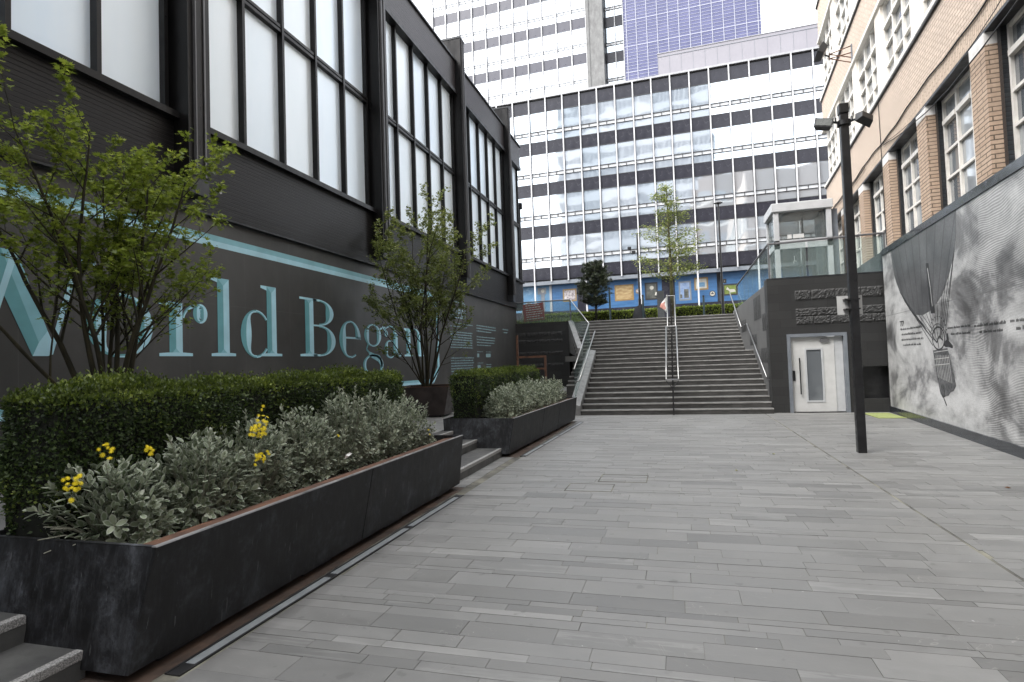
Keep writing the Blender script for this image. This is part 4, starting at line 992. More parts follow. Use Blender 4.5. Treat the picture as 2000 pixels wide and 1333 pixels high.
# ------------------------------------------------------------------ mural on the right wall
mu_ = thing('balloon_mural', 'huge black and white printed mural of a gas balloon with basket among clouds', 'mural', (5.39, 17.46, 0), BA)
def muralmat():
    m, N, L, P = newmat('engraved_clouds_print')
    v = coords(N, L, scale=(.6, 1, .95)); f = noise(N, L, v, .8, 9, .66, .7); f1 = noise(N, L, coords(N, L, scale=(.6, 1, .8), loc=(3.7, 0, 1.3)), 1.5, 7, .62, .5)
    tone = math_(N, L, 'ADD', math_(N, L, 'MULTIPLY', f, .6), math_(N, L, 'MULTIPLY', f1, .4))
    c = ramp(N, L, tone, [(.38, (.085, .085, .085)), (.455, (.21, .21, .21)), (.50, (.40, .40, .395)), (.58, (.58, .58, .57))])
    sp = N.new('ShaderNodeSeparateXYZ'); L.new(coords(N, L), sp.inputs[0])
    wf = noise(N, L, coords(N, L, scale=(.5, 1, .8)), .9, 2, .5)
    ph = math_(N, L, 'ADD', math_(N, L, 'MULTIPLY', sp.outputs[2], 26.), math_(N, L, 'ADD', math_(N, L, 'MULTIPLY', wf, 16.), math_(N, L, 'MULTIPLY', sp.outputs[0], 2.5)))
    ln = ramp(N, L, math_(N, L, 'FRACT', ph), [(.2, .35), (.42, 1.), (.6, 1.), (.82, .35)])
    near = ramp(N, L, math_(N, L, 'MULTIPLY', sp.outputs[0], -.1), [(.50, 0.), (.62, 1.)])
    msk = math_(N, L, 'MULTIPLY', near, ramp(N, L, noise(N, L, coords(N, L, loc=(5, 2, 7)), .8, 3), [(.38, .15), (.5, 1.)]))
    c = mixc(N, L, math_(N, L, 'MULTIPLY', msk, .8), c, ln, 'MULTIPLY')
    gr = ramp(N, L, noise(N, L, coords(N, L), 55, 3), [(.35, .62), (.6, 1.)])
    c = mixc(N, L, .45, c, gr, 'MULTIPLY')
    L.new(c, P.inputs['Base Color']); P.inputs['Roughness'].default_value = .38
    return m
M['mural'] = muralmat(); M['ink_grey2'] = noisy('basket_ink', (.03, .032, .034), (.12, .122, .125), 9, .4, 0, 0)
M['ink'] = plain('black_ink', (.025, .026, .028), .45); M['ink_grey'] = plain('grey_ink', (.16, .16, .16), .45); M['ink_pale'] = plain('pale_ink', (.42, .42, .41), .45)
def envmat():
    m, N, L, P = newmat('balloon_fabric_print')
    sp = N.new('ShaderNodeSeparateXYZ'); L.new(coords(N, L), sp.inputs[0])
    f = noise(N, L, coords(N, L), 30, 4); g = noise(N, L, coords(N, L), 1.1, 3)
    u = math_(N, L, 'DIVIDE', math_(N, L, 'ADD', sp.outputs[0], 3.1), math_(N, L, 'ADD', math_(N, L, 'MULTIPLY', math_(N, L, 'SUBTRACT', sp.outputs[2], 1.0), .75), .35))
    st = ramp(N, L, math_(N, L, 'FRACT', math_(N, L, 'MULTIPLY', u, 5.)), [(0, .1), (.07, 1.), (.93, 1.), (1, .1)])
    c = mixc(N, L, f, (.038, .040, .042), (.19, .193, .197)); c = mixc(N, L, ramp(N, L, g, [(.35, 0.), (.7, .7)]), c, (.035, .037, .04)); c = mixc(N, L, .8, c, st, 'MULTIPLY')
    L.new(c, P.inputs['Base Color']); P.inputs['Roughness'].default_value = .38; return m
M['balloon'] = envmat()
MB().box(-18, -.0, .0, .05, .17, 4.12).build('printed_panel', 'mural', mu_)
MB().box(-18, .0, .0, .07, 4.122, 4.275).build('top_band', M.setdefault('black_granite', noisy('polished_black_granite', (.012, .014, .018), (.035, .04, .048), 3, .16, 0, .03)), mu_)
MB().box(-18, .02, .0, .075, 0, .168).build('black_base', 'black_granite', mu_)
MB().box(0, 2.6, .0, .04, 3.7, 4.26).build('granite_panel', 'black_granite', mu_)
MB().box(-18, 0, .05, .053, 2.522, 2.530).build('panel_joint', 'ink_grey', mu_)
# text and drawing: local x runs to the left as seen, so reading direction is -x
env = [(-.83, 4.118), (-.9, 3.85), (-1.01, 3.5), (-1.2, 3.26), (-1.45, 3.02), (-1.75, 2.79), (-2.08, 2.58), (-2.3, 2.47), (-2.55, 2.40), (-3.04, 2.36), (-3.5, 2.41), (-3.82, 2.49), (-4.31, 2.68), (-4.74, 3.02), (-5.05, 3.36), (-5.2, 3.7), (-5.28, 4.118)]
MB().prism([(x, .053, z) for x, z in env], (0, -.003, 0)).build('balloon_print', 'balloon', mu_)
b = MB()
def line2(mb, p, q, t, y=.056):
    d_ = Vector((q[0]-p[0], q[1]-p[1])); n_ = Vector((-d_.y, d_.x)).normalized()*t/2
    mb.prism([(p[0]-n_.x, y, p[1]-n_.y), (q[0]-n_.x, y, q[1]-n_.y), (q[0]+n_.x, y, q[1]+n_.y), (p[0]+n_.x, y, p[1]+n_.y)], (0, -.002, 0))
def curve2(mb, pts, t, y=.056):
    for p, q in zip(pts[:-1], pts[1:]): line2(mb, p, q, t, y)
ring_c = (-3.95, 1.84)
for x0, z0 in [env[i] for i in range(4, 15)]+[(-2.8, 2.38), (-3.3, 2.38), (-4.0, 2.55), (-4.5, 2.84)]:
    xe = ring_c[0]+(x0-ring_c[0])*.2; line2(b, (x0, z0), (xe, 1.85+random.uniform(-.05, .1)), .013)
line2(b, env[4], (-3.6, 1.7), .018); line2(b, env[14], (-4.35, 1.9), .014)
th = [2*math.pi*i/28 for i in range(29)]
curve2(b, [(ring_c[0]+.36*math.cos(t), ring_c[1]+.225*math.sin(t)) for t in th], .03); curve2(b, [(ring_c[0]+.44*math.cos(t)+.02, ring_c[1]+.02+.27*math.sin(t)) for t in th[1:14]], .014)
curve2(b, [(-3.65, 1.86), (-3.85, 1.76), (-4.0, 1.88), (-4.2, 1.80)], .035); line2(b, (-3.9, 1.84), (-3.95, 1.64), .02)
b.prism([(-4.42, .056, 1.92), (-4.50, .056, 1.92), (-4.52, .056, 1.78), (-4.72, .056, 1.68), (-4.70, .056, 1.63), (-4.5, .056, 1.66), (-4.33, .056, 1.66), (-4.22, .056, 1.7), (-4.28, .056, 1.76), (-4.42, .056, 1.8)], (0, -.002, 0))
for i in range(11): t = math.pi*(.1+.8*i/10); x, z = ring_c[0]+.52*math.cos(t), ring_c[1]+.02+.42*math.sin(t); b.prism([(x-.02, .056, z-.012), (x+.02, .056, z-.012), (x+.02, .056, z+.012), (x-.02, .056, z+.012)], (0, -.002, 0))
b.build('rigging_print', 'ink', mu_)
b = MB(); b.prism([(-3.58, .0545, 1.60), (-4.42, .0545, 1.64), (-4.58, .0545, 1.35), (-4.68, .0545, 1.12), (-4.76, .0545, .93), (-4.6, .0545, .82), (-4.45, .0545, .80), (-4.33, .0545, .72), (-4.18, .0545, .70), (-4.0, .0545, .66), (-3.88, .0545, .74), (-3.72, .0545, 1.10), (-3.66, .0545, 1.35)], (0, -.003, 0))
b.build('basket_print', 'ink_grey2', mu_)
b = MB()
for i in range(9): line2(b, (-3.75-i*.09, 1.5), (-3.84-i*.09, 1.05-.01*i), .014, .0575)
for z in (1.56, 1.42, 1.3): line2(b, (-3.66, z), (-4.5, z+.04), .014, .0575)
b.build('basket_weave_print', 'ink_pale', mu_)
b = MB(); b.prism([(-3.47, .056, 3.42), (-3.62, .056, 3.40), (-3.72, .056, 2.91), (-3.82, .056, 2.36), (-3.6, .056, 2.36), (-3.52, .056, 2.8)], (0, -.002, 0)); line2(b, (-4.0, .72), (-4.2, .52), .03); line2(b, (-4.1, .9), (-4.13, .68), .04)
b.build('valve_print', 'ink', mu_)
b = MB(); line2(b, (-3.56, 3.3), (-3.66, 2.9), .03, .0585); line2(b, (-3.66, 2.9), (-3.72, 2.5), .02, .0585); b.build('valve_highlight_print', 'ink_pale', mu_)
def mtext(mb, x0, x1, z, h0):
    x = x0
    while x > x1:
        ww = random.uniform(.07, .24); e_ = max(x-ww, x1); u = x; h = h0*.8
        while u > e_+.01:
            hh = h*random.choice([.6, .6, .72, 1]); mb.prism([(u, .056, z), (u-.011, .056, z), (u-.015, .056, z+hh), (u-.004, .056, z+hh)], (0, -.002, 0)); u -= .03
        x = e_-.035
b = MB()
for i, (a, e_) in enumerate(((-1.33, -2.95), (-1.4, -2.95), (-1.36, -3.05), (-1.5, -2.85))): mtext(b, a, e_, 2.1-i*.125, .065)
b.build('small_print', 'ink', mu_); b = MB()
mtext(b, -4.5, -5.62, 2.0, .06); mtext(b, -4.65, -5.6, 1.88, .06); b.build('small_print', 'ink', mu_); b = MB(); mtext(b, -5.78, -6.98, 1.98, .07); mtext(b, -5.98, -6.88, 1.87, .07); b.build('small_print', 'ink', mu_); b = MB(); mtext(b, -7.12, -8.3, 1.99, .08); mtext(b, -7.3, -8.2, 1.87, .08)
b.build('small_print', 'ink', mu_); b = MB(); line2(b, (-1.36, 2.20), (-1.42, 2.31), .035); line2(b, (-1.30, 2.31), (-1.62, 2.31), .02); line2(b, (-1.62, 2.31), (-1.5, 2.2), .035)
b.build('initial_print', 'ink', mu_)

# ------------------------------------------------------------------ lamp post with twin floodlights and a sign plate
lp = thing('lamp_post', 'tall square black lamp post with twin floodlights, closest post on the paving', 'lamp post', (2.81, 10.66, 0))
MB().hexa([(-.065, -.065, 0), (.065, -.065, 0), (.065, .065, 0), (-.065, .065, 0)], [(-.062, -.062, 5.55), (.062, -.062, 5.55), (.062, .062, 5.55), (-.062, .062, 5.55)]).build('post', 'black_paint', lp, .012)
MB().box(-.075, .07, -.075, .075, 5.55, 5.72).build('cap_box', 'black_paint', lp, .015)
MB().cyl(0, 0, 5.36, 5.44, .105, 16).build('collar', 'black_paint', lp)
for s_ in (-1, 1):
    a = MB().tube([(s_*.08, 0, 5.42), (s_*.17, -.01, 5.44), (s_*.2, -.01, 5.41)], .018, 6).tube([(s_*.12, -.02, 5.44), (s_*.12, -.02, 5.5)], .012, 6).build('arm', 'steel_dark', lp)
    h_ = MB().hexa([(-.14, -.05, -.10), (.14, -.05, -.10), (.10, .07, -.07), (-.10, .07, -.07)], [(-.14, -.05, .10), (.14, -.05, .10), (.10, .07, .07), (-.10, .07, .07)]).build('lamp_head', 'black_paint', lp, .01)
    h_.location = (s_*.305, -.01, 5.42 if s_ < 0 else 5.43); h_.rotation_euler = (R_(-28 if s_ < 0 else 25), R_(14 if s_ < 0 else -24), R_(-12 if s_ < 0 else 200))
    if s_ < 0: MB().box(-.115, .115, -.058, -.0505, -.078, .078).build('lamp_glass', M.setdefault('lamp_glass', plain('grey_lamp_glass', (.07, .075, .07), .25)), h_)
b = MB(); b.box(-.225, .145, .075, .085, 2.25, 2.555).build('sign_plate', 'white_paint', lp)
b = MB().box(-.14, .08, -.072, .074, 2.475, 2.50).box(-.14, .08, -.072, .074, 2.315, 2.34).build('clamp', 'black_paint', lp)

# ground details
tag(MB().box(4.6, 5.2, 15.95, 17.25, .003, .016).build('green_mat', noisy('pale_green_mat', (.19, .22, .075), (.24, .27, .10), 20, .9, 0, .2, 90)), 'pale yellow-green mat on the paving at the foot of the mural', 'mat')
for (x0, x1, y0, y1, lab) in ((-1.45, -.85, 7.35, 7.8, 'square recessed paving access cover with rounded corners, nearer of the two beside the planter gap'), (-1.1, -.45, 7.95, 8.45, 'square recessed paving access cover, farther of the two beside the planter gap')):
    t = thing('access_cover', lab, 'manhole cover', ((x0+x1)/2, (y0+y1)/2, 0), 0, 'recessed access covers in the paving')
    hx, hy = (x1-x0)/2, (y1-y0)/2
    MB().box(-hx, hx, -hy, -hy+.014, -.01, .003).box(-hx, hx, hy-.014, hy, -.01, .003).box(-hx, -hx+.014, -hy+.014, hy-.014, -.01, .003).box(hx-.014, hx, -hy+.014, hy-.014, -.01, .003).build('cover_edge', 'joint', t)

# light strips in the ground in front of the planters
def light_strip(x0, y0, x1, y1, segs, label):
    t = thing('ground_light_strip', label, 'light strip', (x0, y0, 0), math.atan2(-(x1-x0), y1-y0), 'recessed linear lights at the foot of the planters')
    Ln = math.hypot(x1-x0, y1-y0)
    MB().box(-.052, -.036, 0, Ln, -.02, .006).box(.036, .052, 0, Ln, -.02, .006).box(-.036, .036, 0, .12, -.02, .004).box(-.036, .036, Ln-.1, Ln, -.02, .004).build('channel', 'alu_dark', t)
    y = .12
    for i in range(segs):
        e_ = .12+(Ln-.22)*(i+1)/segs
        MB().box(-.034, .034, y, e_-.02, -.02, .0025).build('diffuser', 'diffuser', t)
        if i < segs-1: MB().box(-.036, .036, e_-.02, e_+.06, -.02, .004).build('joint_plate', 'alu_dark', t)
        y = e_+.06
light_strip(-2.735, 2.62, -2.70, 6.95, 3, 'pale linear light set in the ground along the nearer planter')
light_strip(-2.66, 9.9, -2.50, 15.5, 4, 'pale linear light set in the ground along the farther planter')

# ------------------------------------------------------------------ planters
def planter(name, label, y0, y1, xb, xf0, xf1, zt, joints, dy=.05):
    """xb back x, xf0/xf1 front x at the near/far end (top rim); the sides slope in towards the base."""
    t = thing(name, label, 'planter', ((xb+xf0)/2, (y0+y1)/2, 0), 0, 'long steel planters'); cx, cy = t.location.x, t.location.y
    ys = [y0]+joints+[y1]; fx = lambda y: xf0+(xf1-xf0)*(y-y0)/(y1-y0)
    inn = .08; zb = .055; dyn = -.11; dyf = -.03
    for i in range(len(ys)-1):
        a, c = ys[i], ys[i+1]; ga = .005 if i else 0; gc = -.004 if i < len(ys)-2 else 0
        a2 = a+(dyn if i == 0 else -.10)+ga; c2 = c-(dyf if i == len(ys)-2 else .10)+gc; a += ga; c += gc
        b = MB()
        # front skin, then far/near ends and back
        b.hexa([(fx(a)-inn-.02-cx, a2-cy, zb), (fx(a)-inn-cx, a2-cy, zb), (fx(c)-inn-cx, c2-cy, zb), (fx(c)-inn-.02-cx, c2-cy, zb)],
               [(fx(a)-.02-cx, a-cy, zt), (fx(a)-cx, a-cy, zt), (fx(c)-cx, c-cy, zt), (fx(c)-.02-cx, c-cy, zt)])
        b.build('side_panel', 'planter' if i % 2 == 0 else 'planter_b', t, .004); b = MB()
        b.hexa([(xb+.08-cx, a2-cy, zb), (xb+.1-cx, a2-cy, zb), (xb+.1-cx, c2-cy, zb), (xb+.08-cx, c2-cy, zb)], [(xb-cx, a-cy, zt), (xb+.02-cx, a-cy, zt), (xb+.02-cx, c-cy, zt), (xb-cx, c-cy, zt)])
        b.build('back_panel', 'planter', t)
    for y, s_ in ((y0, 1), (y1, -1)):
        yb = y+s_*(dyn if s_ > 0 else dyf)
        MB().hexa([(xb+.1-cx, min(yb, yb+s_*.02)-cy, zb), (fx(y)-inn-.02-cx, min(yb, yb+s_*.02)-cy, zb), (fx(y)-inn-.02-cx, max(yb, yb+s_*.02)-cy, zb), (xb+.1-cx, max(yb, yb+s_*.02)-cy, zb)],
                  [(xb+.02-cx, min(y, y+s_*.02)-cy, zt), (fx(y)-.02-cx, min(y, y+s_*.02)-cy, zt), (fx(y)-.02-cx, max(y, y+s_*.02)-cy, zt), (xb+.02-cx, max(y, y+s_*.02)-cy, zt)]).build('end_panel', 'planter_end', t)
    # bright worn rim
    r = MB(); r.hexa([(fx(y0)-.03-cx, y0-cy-.002, zt), (fx(y0)+.003-cx, y0-cy-.002, zt), (fx(y1)+.003-cx, y1-cy+.002, zt), (fx(y1)-.03-cx, y1-cy+.002, zt)],
                     [(fx(y0)-.028-cx, y0-cy-.002, zt+.007), (fx(y0)-cx, y0-cy-.002, zt+.007), (fx(y1)-cx, y1-cy+.002, zt+.007), (fx(y1)-.028-cx, y1-cy+.002, zt+.007)])
    r.build('rim', 'rim', t)
    r = MB().box(xb-cx, fx(y0)-.03-cx, y0-cy-.002, y0-cy+.025, zt, zt+.005).box(xb-cx, fx(y1)-.03-cx, y1-cy-.025, y1-cy+.002, zt, zt+.005).build('rim', 'planter_end', t)
    # rusty lining
    MB().hexa([(fx(y0)-.26-cx, y0+.03-cy, zt-.11), (fx(y0)-.03-cx, y0+.03-cy, zt-.12), (fx(y1)-.03-cx, y1-.03-cy, zt-.12), (fx(y1)-.26-cx, y1-.03-cy, zt-.11)],
              [(fx(y0)-.261-cx, y0+.03-cy, zt-.04), (fx(y0)-.031-cx, y0+.03-cy, zt-.010), (fx(y1)-.031-cx, y1-.03-cy, zt-.010), (fx(y1)-.261-cx, y1-.03-cy, zt-.04)]).build('lining', 'rust', t)
    MB().box(xb+.02-cx, min(fx(y0), fx(y1))-.12-cx, y0+.03-cy, y1-.03-cy, zt-.3, zt-.09).build('soil', 'soil', t)
    n = int((y1-y0)/1.0)
    for i in range(n):
        y = y0+.35+(y1-y0-.7)*i/(n-1); MB().box(fx(y)-.45-cx, fx(y)-.16-cx, y-.2-cy, y+.2-cy, 0, zb).build('foot', 'steel_dark', t)
    return t
M['rim'] = noisy('worn_rim', (.10, .10, .102), (.42, .42, .425), 9, .4, .2, .2, 60, (1, .3, 1), .3, .8)
planter('long_planter', 'long blackened steel planter in front, nearest to the viewer, with grey-leaved shrubs and hedge', 2.58, 7.33, -4.155, -2.79, -2.78, .70, [4.95])
planter('long_planter', 'long dark steel planter beyond the small steps, at the foot of the staircase', 9.92, 15.55, -4.14, -2.80, -2.62, .66, [12.1, 13.6])
def tree_planter(loc, label, w1=.66, w0=.5):
    t = thing('tree_planter', label, 'planter', loc, R_(8), 'square tapered tree planters'); h = .7
    b = MB()
    for s_ in (0, 1, 2, 3):
        a = s_*math.pi/2; rot2 = lambda x, y: (x*math.cos(a)-y*math.sin(a), x*math.sin(a)+y*math.cos(a))
        q = [rot2(-w0, -w0), rot2(w0, -w0), rot2(w0-.02, -w0+.02), rot2(-w0+.02, -w0+.02)]; u = [rot2(-w1, -w1), rot2(w1, -w1), rot2(w1-.03, -w1+.03), rot2(-w1+.03, -w1+.03)]
        b.hexa([(x, y, .04) for x, y in q], [(x, y, h) for x, y in u])
    b.build('tub', M.setdefault('planter_brown', noisy('brown_black_steel', (.022, .017, .016), (.06, .045, .042), 3, .5, .1, .1)), t)
    MB().box(-w1+.05, w1-.05, -w1+.05, w1-.05, h-.12, h-.06).build('soil', 'soil', t)
    b = MB()
    for s_ in (-1, 1): b.box(s_*w1-(.04 if s_ > 0 else 0), s_*w1+(.04 if s_ < 0 else 0), -w1, w1, h+.001, h+.012).box(-w1+.04, w1-.04, s_*w1-(.04 if s_ > 0 else 0), s_*w1+(.04 if s_ < 0 else 0), h+.001, h+.012)
    b.build('rim', 'rust', t); MB().box(-w0+.1, w0-.1, -w0+.1, w0-.1, 0, .04).build('foot', 'black_paint', t)
tree_planter((-5.2, 4.35, .45), 'square dark steel tub behind the hedge holding the nearer maple', .5, .4)
tree_planter((-5.72, 12.85, .45), 'square brown-black steel tub holding the small tree beyond the hedge')

# ------------------------------------------------------------------ hedges
def hedge(label, x0, x1, y0, y1, z0, z1, n, cat='hedge', mat='leaf_box', mat2='leaf_box_pale', size=(.016, .03), rough=.03, name='clipped_hedge', grp=None):
    t = thing(name, label, cat, ((x0+x1)/2, (y0+y1)/2, z0), 0, grp); o = np.array(t.location)
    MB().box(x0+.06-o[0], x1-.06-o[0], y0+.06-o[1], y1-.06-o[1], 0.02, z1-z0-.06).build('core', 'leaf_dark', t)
    A = [(y1-y0)*(z1-z0), (y1-y0)*(z1-z0), (x1-x0)*(z1-z0), (x1-x0)*(z1-z0), (x1-x0)*(y1-y0)]
    fc = RNG.choice(5, n, p=np.array(A)/sum(A)); u = RNG.random(n); v = RNG.random(n); P = np.zeros((n, 3)); Nn = np.zeros((n, 3))
    for k in range(5):
        m = fc == k
        if k < 2: P[m] = np.c_[np.full(m.sum(), x1 if k == 0 else x0), y0+u[m]*(y1-y0), z0+v[m]*(z1-z0)]; Nn[m] = (1 if k == 0 else -1, 0, 0)
        elif k < 4: P[m] = np.c_[x0+u[m]*(x1-x0), np.full(m.sum(), y1 if k == 2 else y0), z0+v[m]*(z1-z0)]; Nn[m] = (0, 1 if k == 2 else -1, 0)
        else: P[m] = np.c_[x0+u[m]*(x1-x0), y0+v[m]*(y1-y0), np.full(m.sum(), z1)]; Nn[m] = (0, 0, 1)
    c = np.array([(x0+x1)/2, (y0+y1)/2, (z0+z1)/2]); hd = np.array([(x1-x0)/2, (y1-y0)/2, (z1-z0)/2])
    # rounded edges, undulating faces, sprigs
    q = (P-c)/hd; ex = np.sort(np.abs(q), axis=1)[:, 1]; rad = np.clip((np.sort(hd-np.abs(P-c), axis=1)[:, 1]), 0, .12)
    P -= np.sign(P-c)*((.12-rad)**2/.12*.45)[:, None]
    und = np.sin(P[:, 1]*2.7+P[:, 2]*3.1)*.5+np.sin(P[:, 1]*6.3+P[:, 0]*5.1+1)*.5+np.sin(P[:, 2]*9+P[:, 1]*4)*.4
    low = np.clip((z0+.35-P[:, 2])/.35, 0, 1); P += Nn*(und*rough)[:, None]-(Nn*low[:, None]*.07)
    dep = RNG.random(n)**2.0*.075; P -= Nn*dep[:, None]
    spr = RNG.random(n) < .10; P[spr] += Nn[spr]*RNG.random((spr.sum(), 1))*.06; P[(P[:, 2] > z1-.05), 2] += RNG.normal(0, .012, (P[:, 2] > z1-.05).sum())
    ax = rnd_unit(n)*.9+Nn*.55+np.array([0, 0, .35]); nn = rnd_unit(n)*.7+Nn+np.array([0, 0, .3])
    tone = RNG.random(n)**1.6*.75+np.clip(np.sin(P[:, 1]*5+P[:, 2]*7)*.5+np.sin(P[:, 1]*13+P[:, 2]*11+1)*.5, 0, 1)*.3
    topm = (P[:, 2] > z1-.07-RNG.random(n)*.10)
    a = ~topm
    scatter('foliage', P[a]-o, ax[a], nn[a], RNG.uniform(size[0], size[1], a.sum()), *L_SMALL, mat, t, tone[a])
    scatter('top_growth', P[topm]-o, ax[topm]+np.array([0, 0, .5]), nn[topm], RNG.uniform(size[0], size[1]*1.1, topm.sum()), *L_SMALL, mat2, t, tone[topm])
    return t
hedge('long clipped box hedge growing in the nearer planter behind the grey shrubs', -4.20, -3.56, 2.66, 7.3, .62, 1.58, 110000, size=(.014, .034), rough=.042)
hedge('shorter clipped hedge with yellow-green top in the farther planter', -4.08, -3.55, 10.1, 15.2, .6, 1.49, 42000, size=(.02, .04), rough=.04)
hedge('low bright green hedge at the top of the stairs, left part behind the pine', -7.6, -.8, 29.4, 30.1, 3.45, 4.05, 9000, mat='leaf_bright', mat2='leaf_bright', size=(.05, .1), rough=.05, name='low_hedge', grp='low hedges along the street')
hedge('low bright green hedge at the top of the stairs, right of the young tree', 0.0, 4.2, 29.4, 30.1, 3.45, 4.05, 6000, mat='leaf_bright', mat2='leaf_bright', size=(.05, .1), rough=.05, name='low_hedge', grp='low hedges along the street')
gz = thing('ornamental_grass', 'strip of pale green grass on the retaining wall behind the glass balustrade', 'grass', (-6, 27.4, 3.45)); gz['kind'] = 'stuff'
n = 5000; P = np.c_[RNG.uniform(-1.6, 1.6, n), RNG.uniform(-.6, 1.2, n), np.zeros(n)]
scatter('blades', P, rnd_unit(n)*.35+np.array([0, 0, 1]), rnd_unit(n), RNG.uniform(.12, .3, n), [(-.04, 0, 0), (.04, 0, 0), (0, 1, .1)], [(0, 1, 2)], 'leaf_box_pale', gz)

# ------------------------------------------------------------------ grey-leaved shrubs
def shrub(x, y, z, rx, ry, h, tips, lf, label, flowers=(), grp='grey-leaved shrubs in the nearer planter', name='grey_leaved_shrub', lean=(0, 0)):
    t = thing(name, label, 'shrub', (x, y, z), 0, grp)
    P, A, Nn, Sz = [], [], [], []; b = MB(); tn = []
    for i in range(tips):
        th = random.random()*2*math.pi; ph = math.acos(random.uniform(.0, 1)**1.25)
        r = random.uniform(.72, 1.08)
        tip = Vector((rx*math.sin(ph)*math.cos(th)*r+lean[0]*h, ry*math.sin(ph)*math.sin(th)*r+lean[1]*h, h*math.cos(ph)*r))
        base = Vector((tip.x*.25, tip.y*.25, 0)); mid = base.lerp(tip, .6); mid.z += .04
        d = (tip-mid).normalized(); b.tube([base, mid, tip], [.006, .0045, .003], 5, False)
        L_ = (tip-mid).length; nl = random.randint(9, 14); ang = random.random()*6
        for k in range(nl):
            u = 1-(k/nl)**1.1*.95; p = mid.lerp(tip, u) if u > 0 else mid
            ang += 2.4; e1 = d.orthogonal().normalized(); e2 = d.cross(e1); side = e1*math.cos(ang)+e2*math.sin(ang)
            op = .35+.9*(k/nl); a = (d*(1.1-op*.7)+side*op).normalized()
            P.append(p); A.append(a); Nn.append(d+Vector((0, 0, .4))-side*.3); Sz.append(lf*random.uniform(.7, 1.15)*(0.55+.5*min(1, k/4))); tn.append(random.betavariate(2, 2)*.65+(.3 if k < 4 else 0))
    nf = int(tips*20)
    for i in range(nf):
        v = rnd_unit(1)[0]; v[2] = abs(v[2])*1.0; r = random.random()**.4*.92
        P.append((v[0]*rx*r+lean[0]*h*v[2], v[1]*ry*r+lean[1]*h*v[2], v[2]*h*r)); A.append(Vector(v)+Vector(rnd_unit(1)[0])*.8); Nn.append((0, 0, 1)); Sz.append(lf*random.uniform(.6, 1.05)); tn.append(random.random()*.4)
    keep = [i for i, q in enumerate(P) if not ((y+q[1] < 2.68 or x+q[0] > -2.86 or (9 < y < 11 and y+q[1] < 10.0)) and z+q[2] < .80)]
    P, A, Nn, Sz, tn = ([v[i] for i in keep] for v in (P, A, Nn, Sz, tn))
    b.build('stems', 'stem_grey', t)
    scatter('foliage', P, A, Nn, Sz, *L_OVAL, 'leaf_senecio', t, tn, RIM_OVAL)
    for (fx_, fy, fz, nfl, sp) in flowers:
        b = MB()
        for i in range(nfl):
            p = Vector((fx_+random.gauss(0, sp), fy+random.gauss(0, sp), fz+random.gauss(0, sp)))
            ax = Vector((random.gauss(.8, .4), random.gauss(-.6, .4), random.gauss(.7, .3))).normalized(); e1 = ax.orthogonal().normalized(); e2 = ax.cross(e1); R1 = random.uniform(.013, .019)
            for k in range(9):
                a0 = k*2*math.pi/9; a1 = a0+.52; c0 = p+(e1*math.cos(a0)+e2*math.sin(a0))*R1; c1 = p+(e1*math.cos(a1)+e2*math.sin(a1))*R1
                b.add([p, c0, c1, p+(c0-p).lerp(c1-p, .5)*.6+ax*.003], [(0, 1, 3), (0, 3, 2)])
            b.tube([p, p+ax*.004], .004, 6)
        b.build('flowers', 'yellow', t)
    return t
Z1 = .60
shrub(-3.46, 2.95, Z1, .42, .40, .54, 66, .075, 'grey-leaved shrub at the near planter end, spilling over the corner, few yellow flowers', [(.10, -.40, .43, 16, .03), (.18, -.24, .60, 9, .018), (.34, -.1, .58, 6, .012)], lean=(0, -.15))
shrub(-3.36, 3.45, Z1, .34, .48, .66, 72, .070, 'grey-leaved shrub with big rosettes, second from the near planter end')
shrub(-3.44, 4.10, Z1, .35, .48, .72, 96, .055, 'grey-leaved shrub with the two dense clusters of yellow flowers', [(.34, -.30, .60, 46, .038), (.38, -.34, .40, 20, .026), (.26, -.2, .74, 4, .02)])
shrub(-3.42, 4.75, Z1, .35, .48, .76, 100, .054, 'grey-leaved shrub with one pale butterfly-like petal, middle of the nearer planter', [(.2, .3, .4, 2, .02)])
shrub(-3.40, 5.40, Z1, .36, .50, .86, 110, .054, 'tallest grey-leaved shrub just left of the planter panel joint')
shrub(-3.38, 6.10, Z1, .35, .50, .80, 100, .054, 'grey-leaved shrub right of the panel joint of the nearer planter')
shrub(-3.36, 6.82, Z1, .35, .50, .72, 90, .052, 'grey-leaved shrub at the far end of the nearer planter', [(.3, 0, .2, 2, .015)])
# the shoot hanging over the planter's near end
b = MB(); 
wp = thing('fallen_petal', 'single white petal caught on the grey shrub leaves above the planter rim', 'petal', (-2.93, 4.72, .86))
MB().add([(0, 0, 0), (.03, .012, .022), (.055, .02, .01), (.03, -.008, -.012), (.0, .012, -.03), (-.018, .0, -.04), (.02, .02, -.02)], [(0, 3, 2, 1), (0, 4, 5), (0, 6, 4)]).build('petal', 'white_petal', wp)
for i, (yy, hh) in enumerate(((10.65, .62), (11.45, .66), (12.3, .66), (13.15, .64), (14.0, .64), (14.8, .60))):
    shrub(-3.22+.02*i, yy, .56, .40, .50, hh*1.12, 70, .062, ['grey-leaved shrub at the near end of the farther planter', 'grey-leaved shrub second from the near end of the farther planter', 'grey-leaved shrub third along the farther planter', 'grey-leaved shrub fourth along the farther planter', 'grey-leaved shrub next to last along the farther planter', 'grey-leaved shrub at the far end of the farther planter by the stairs'][i], grp='grey-leaved shrubs in the farther planter')

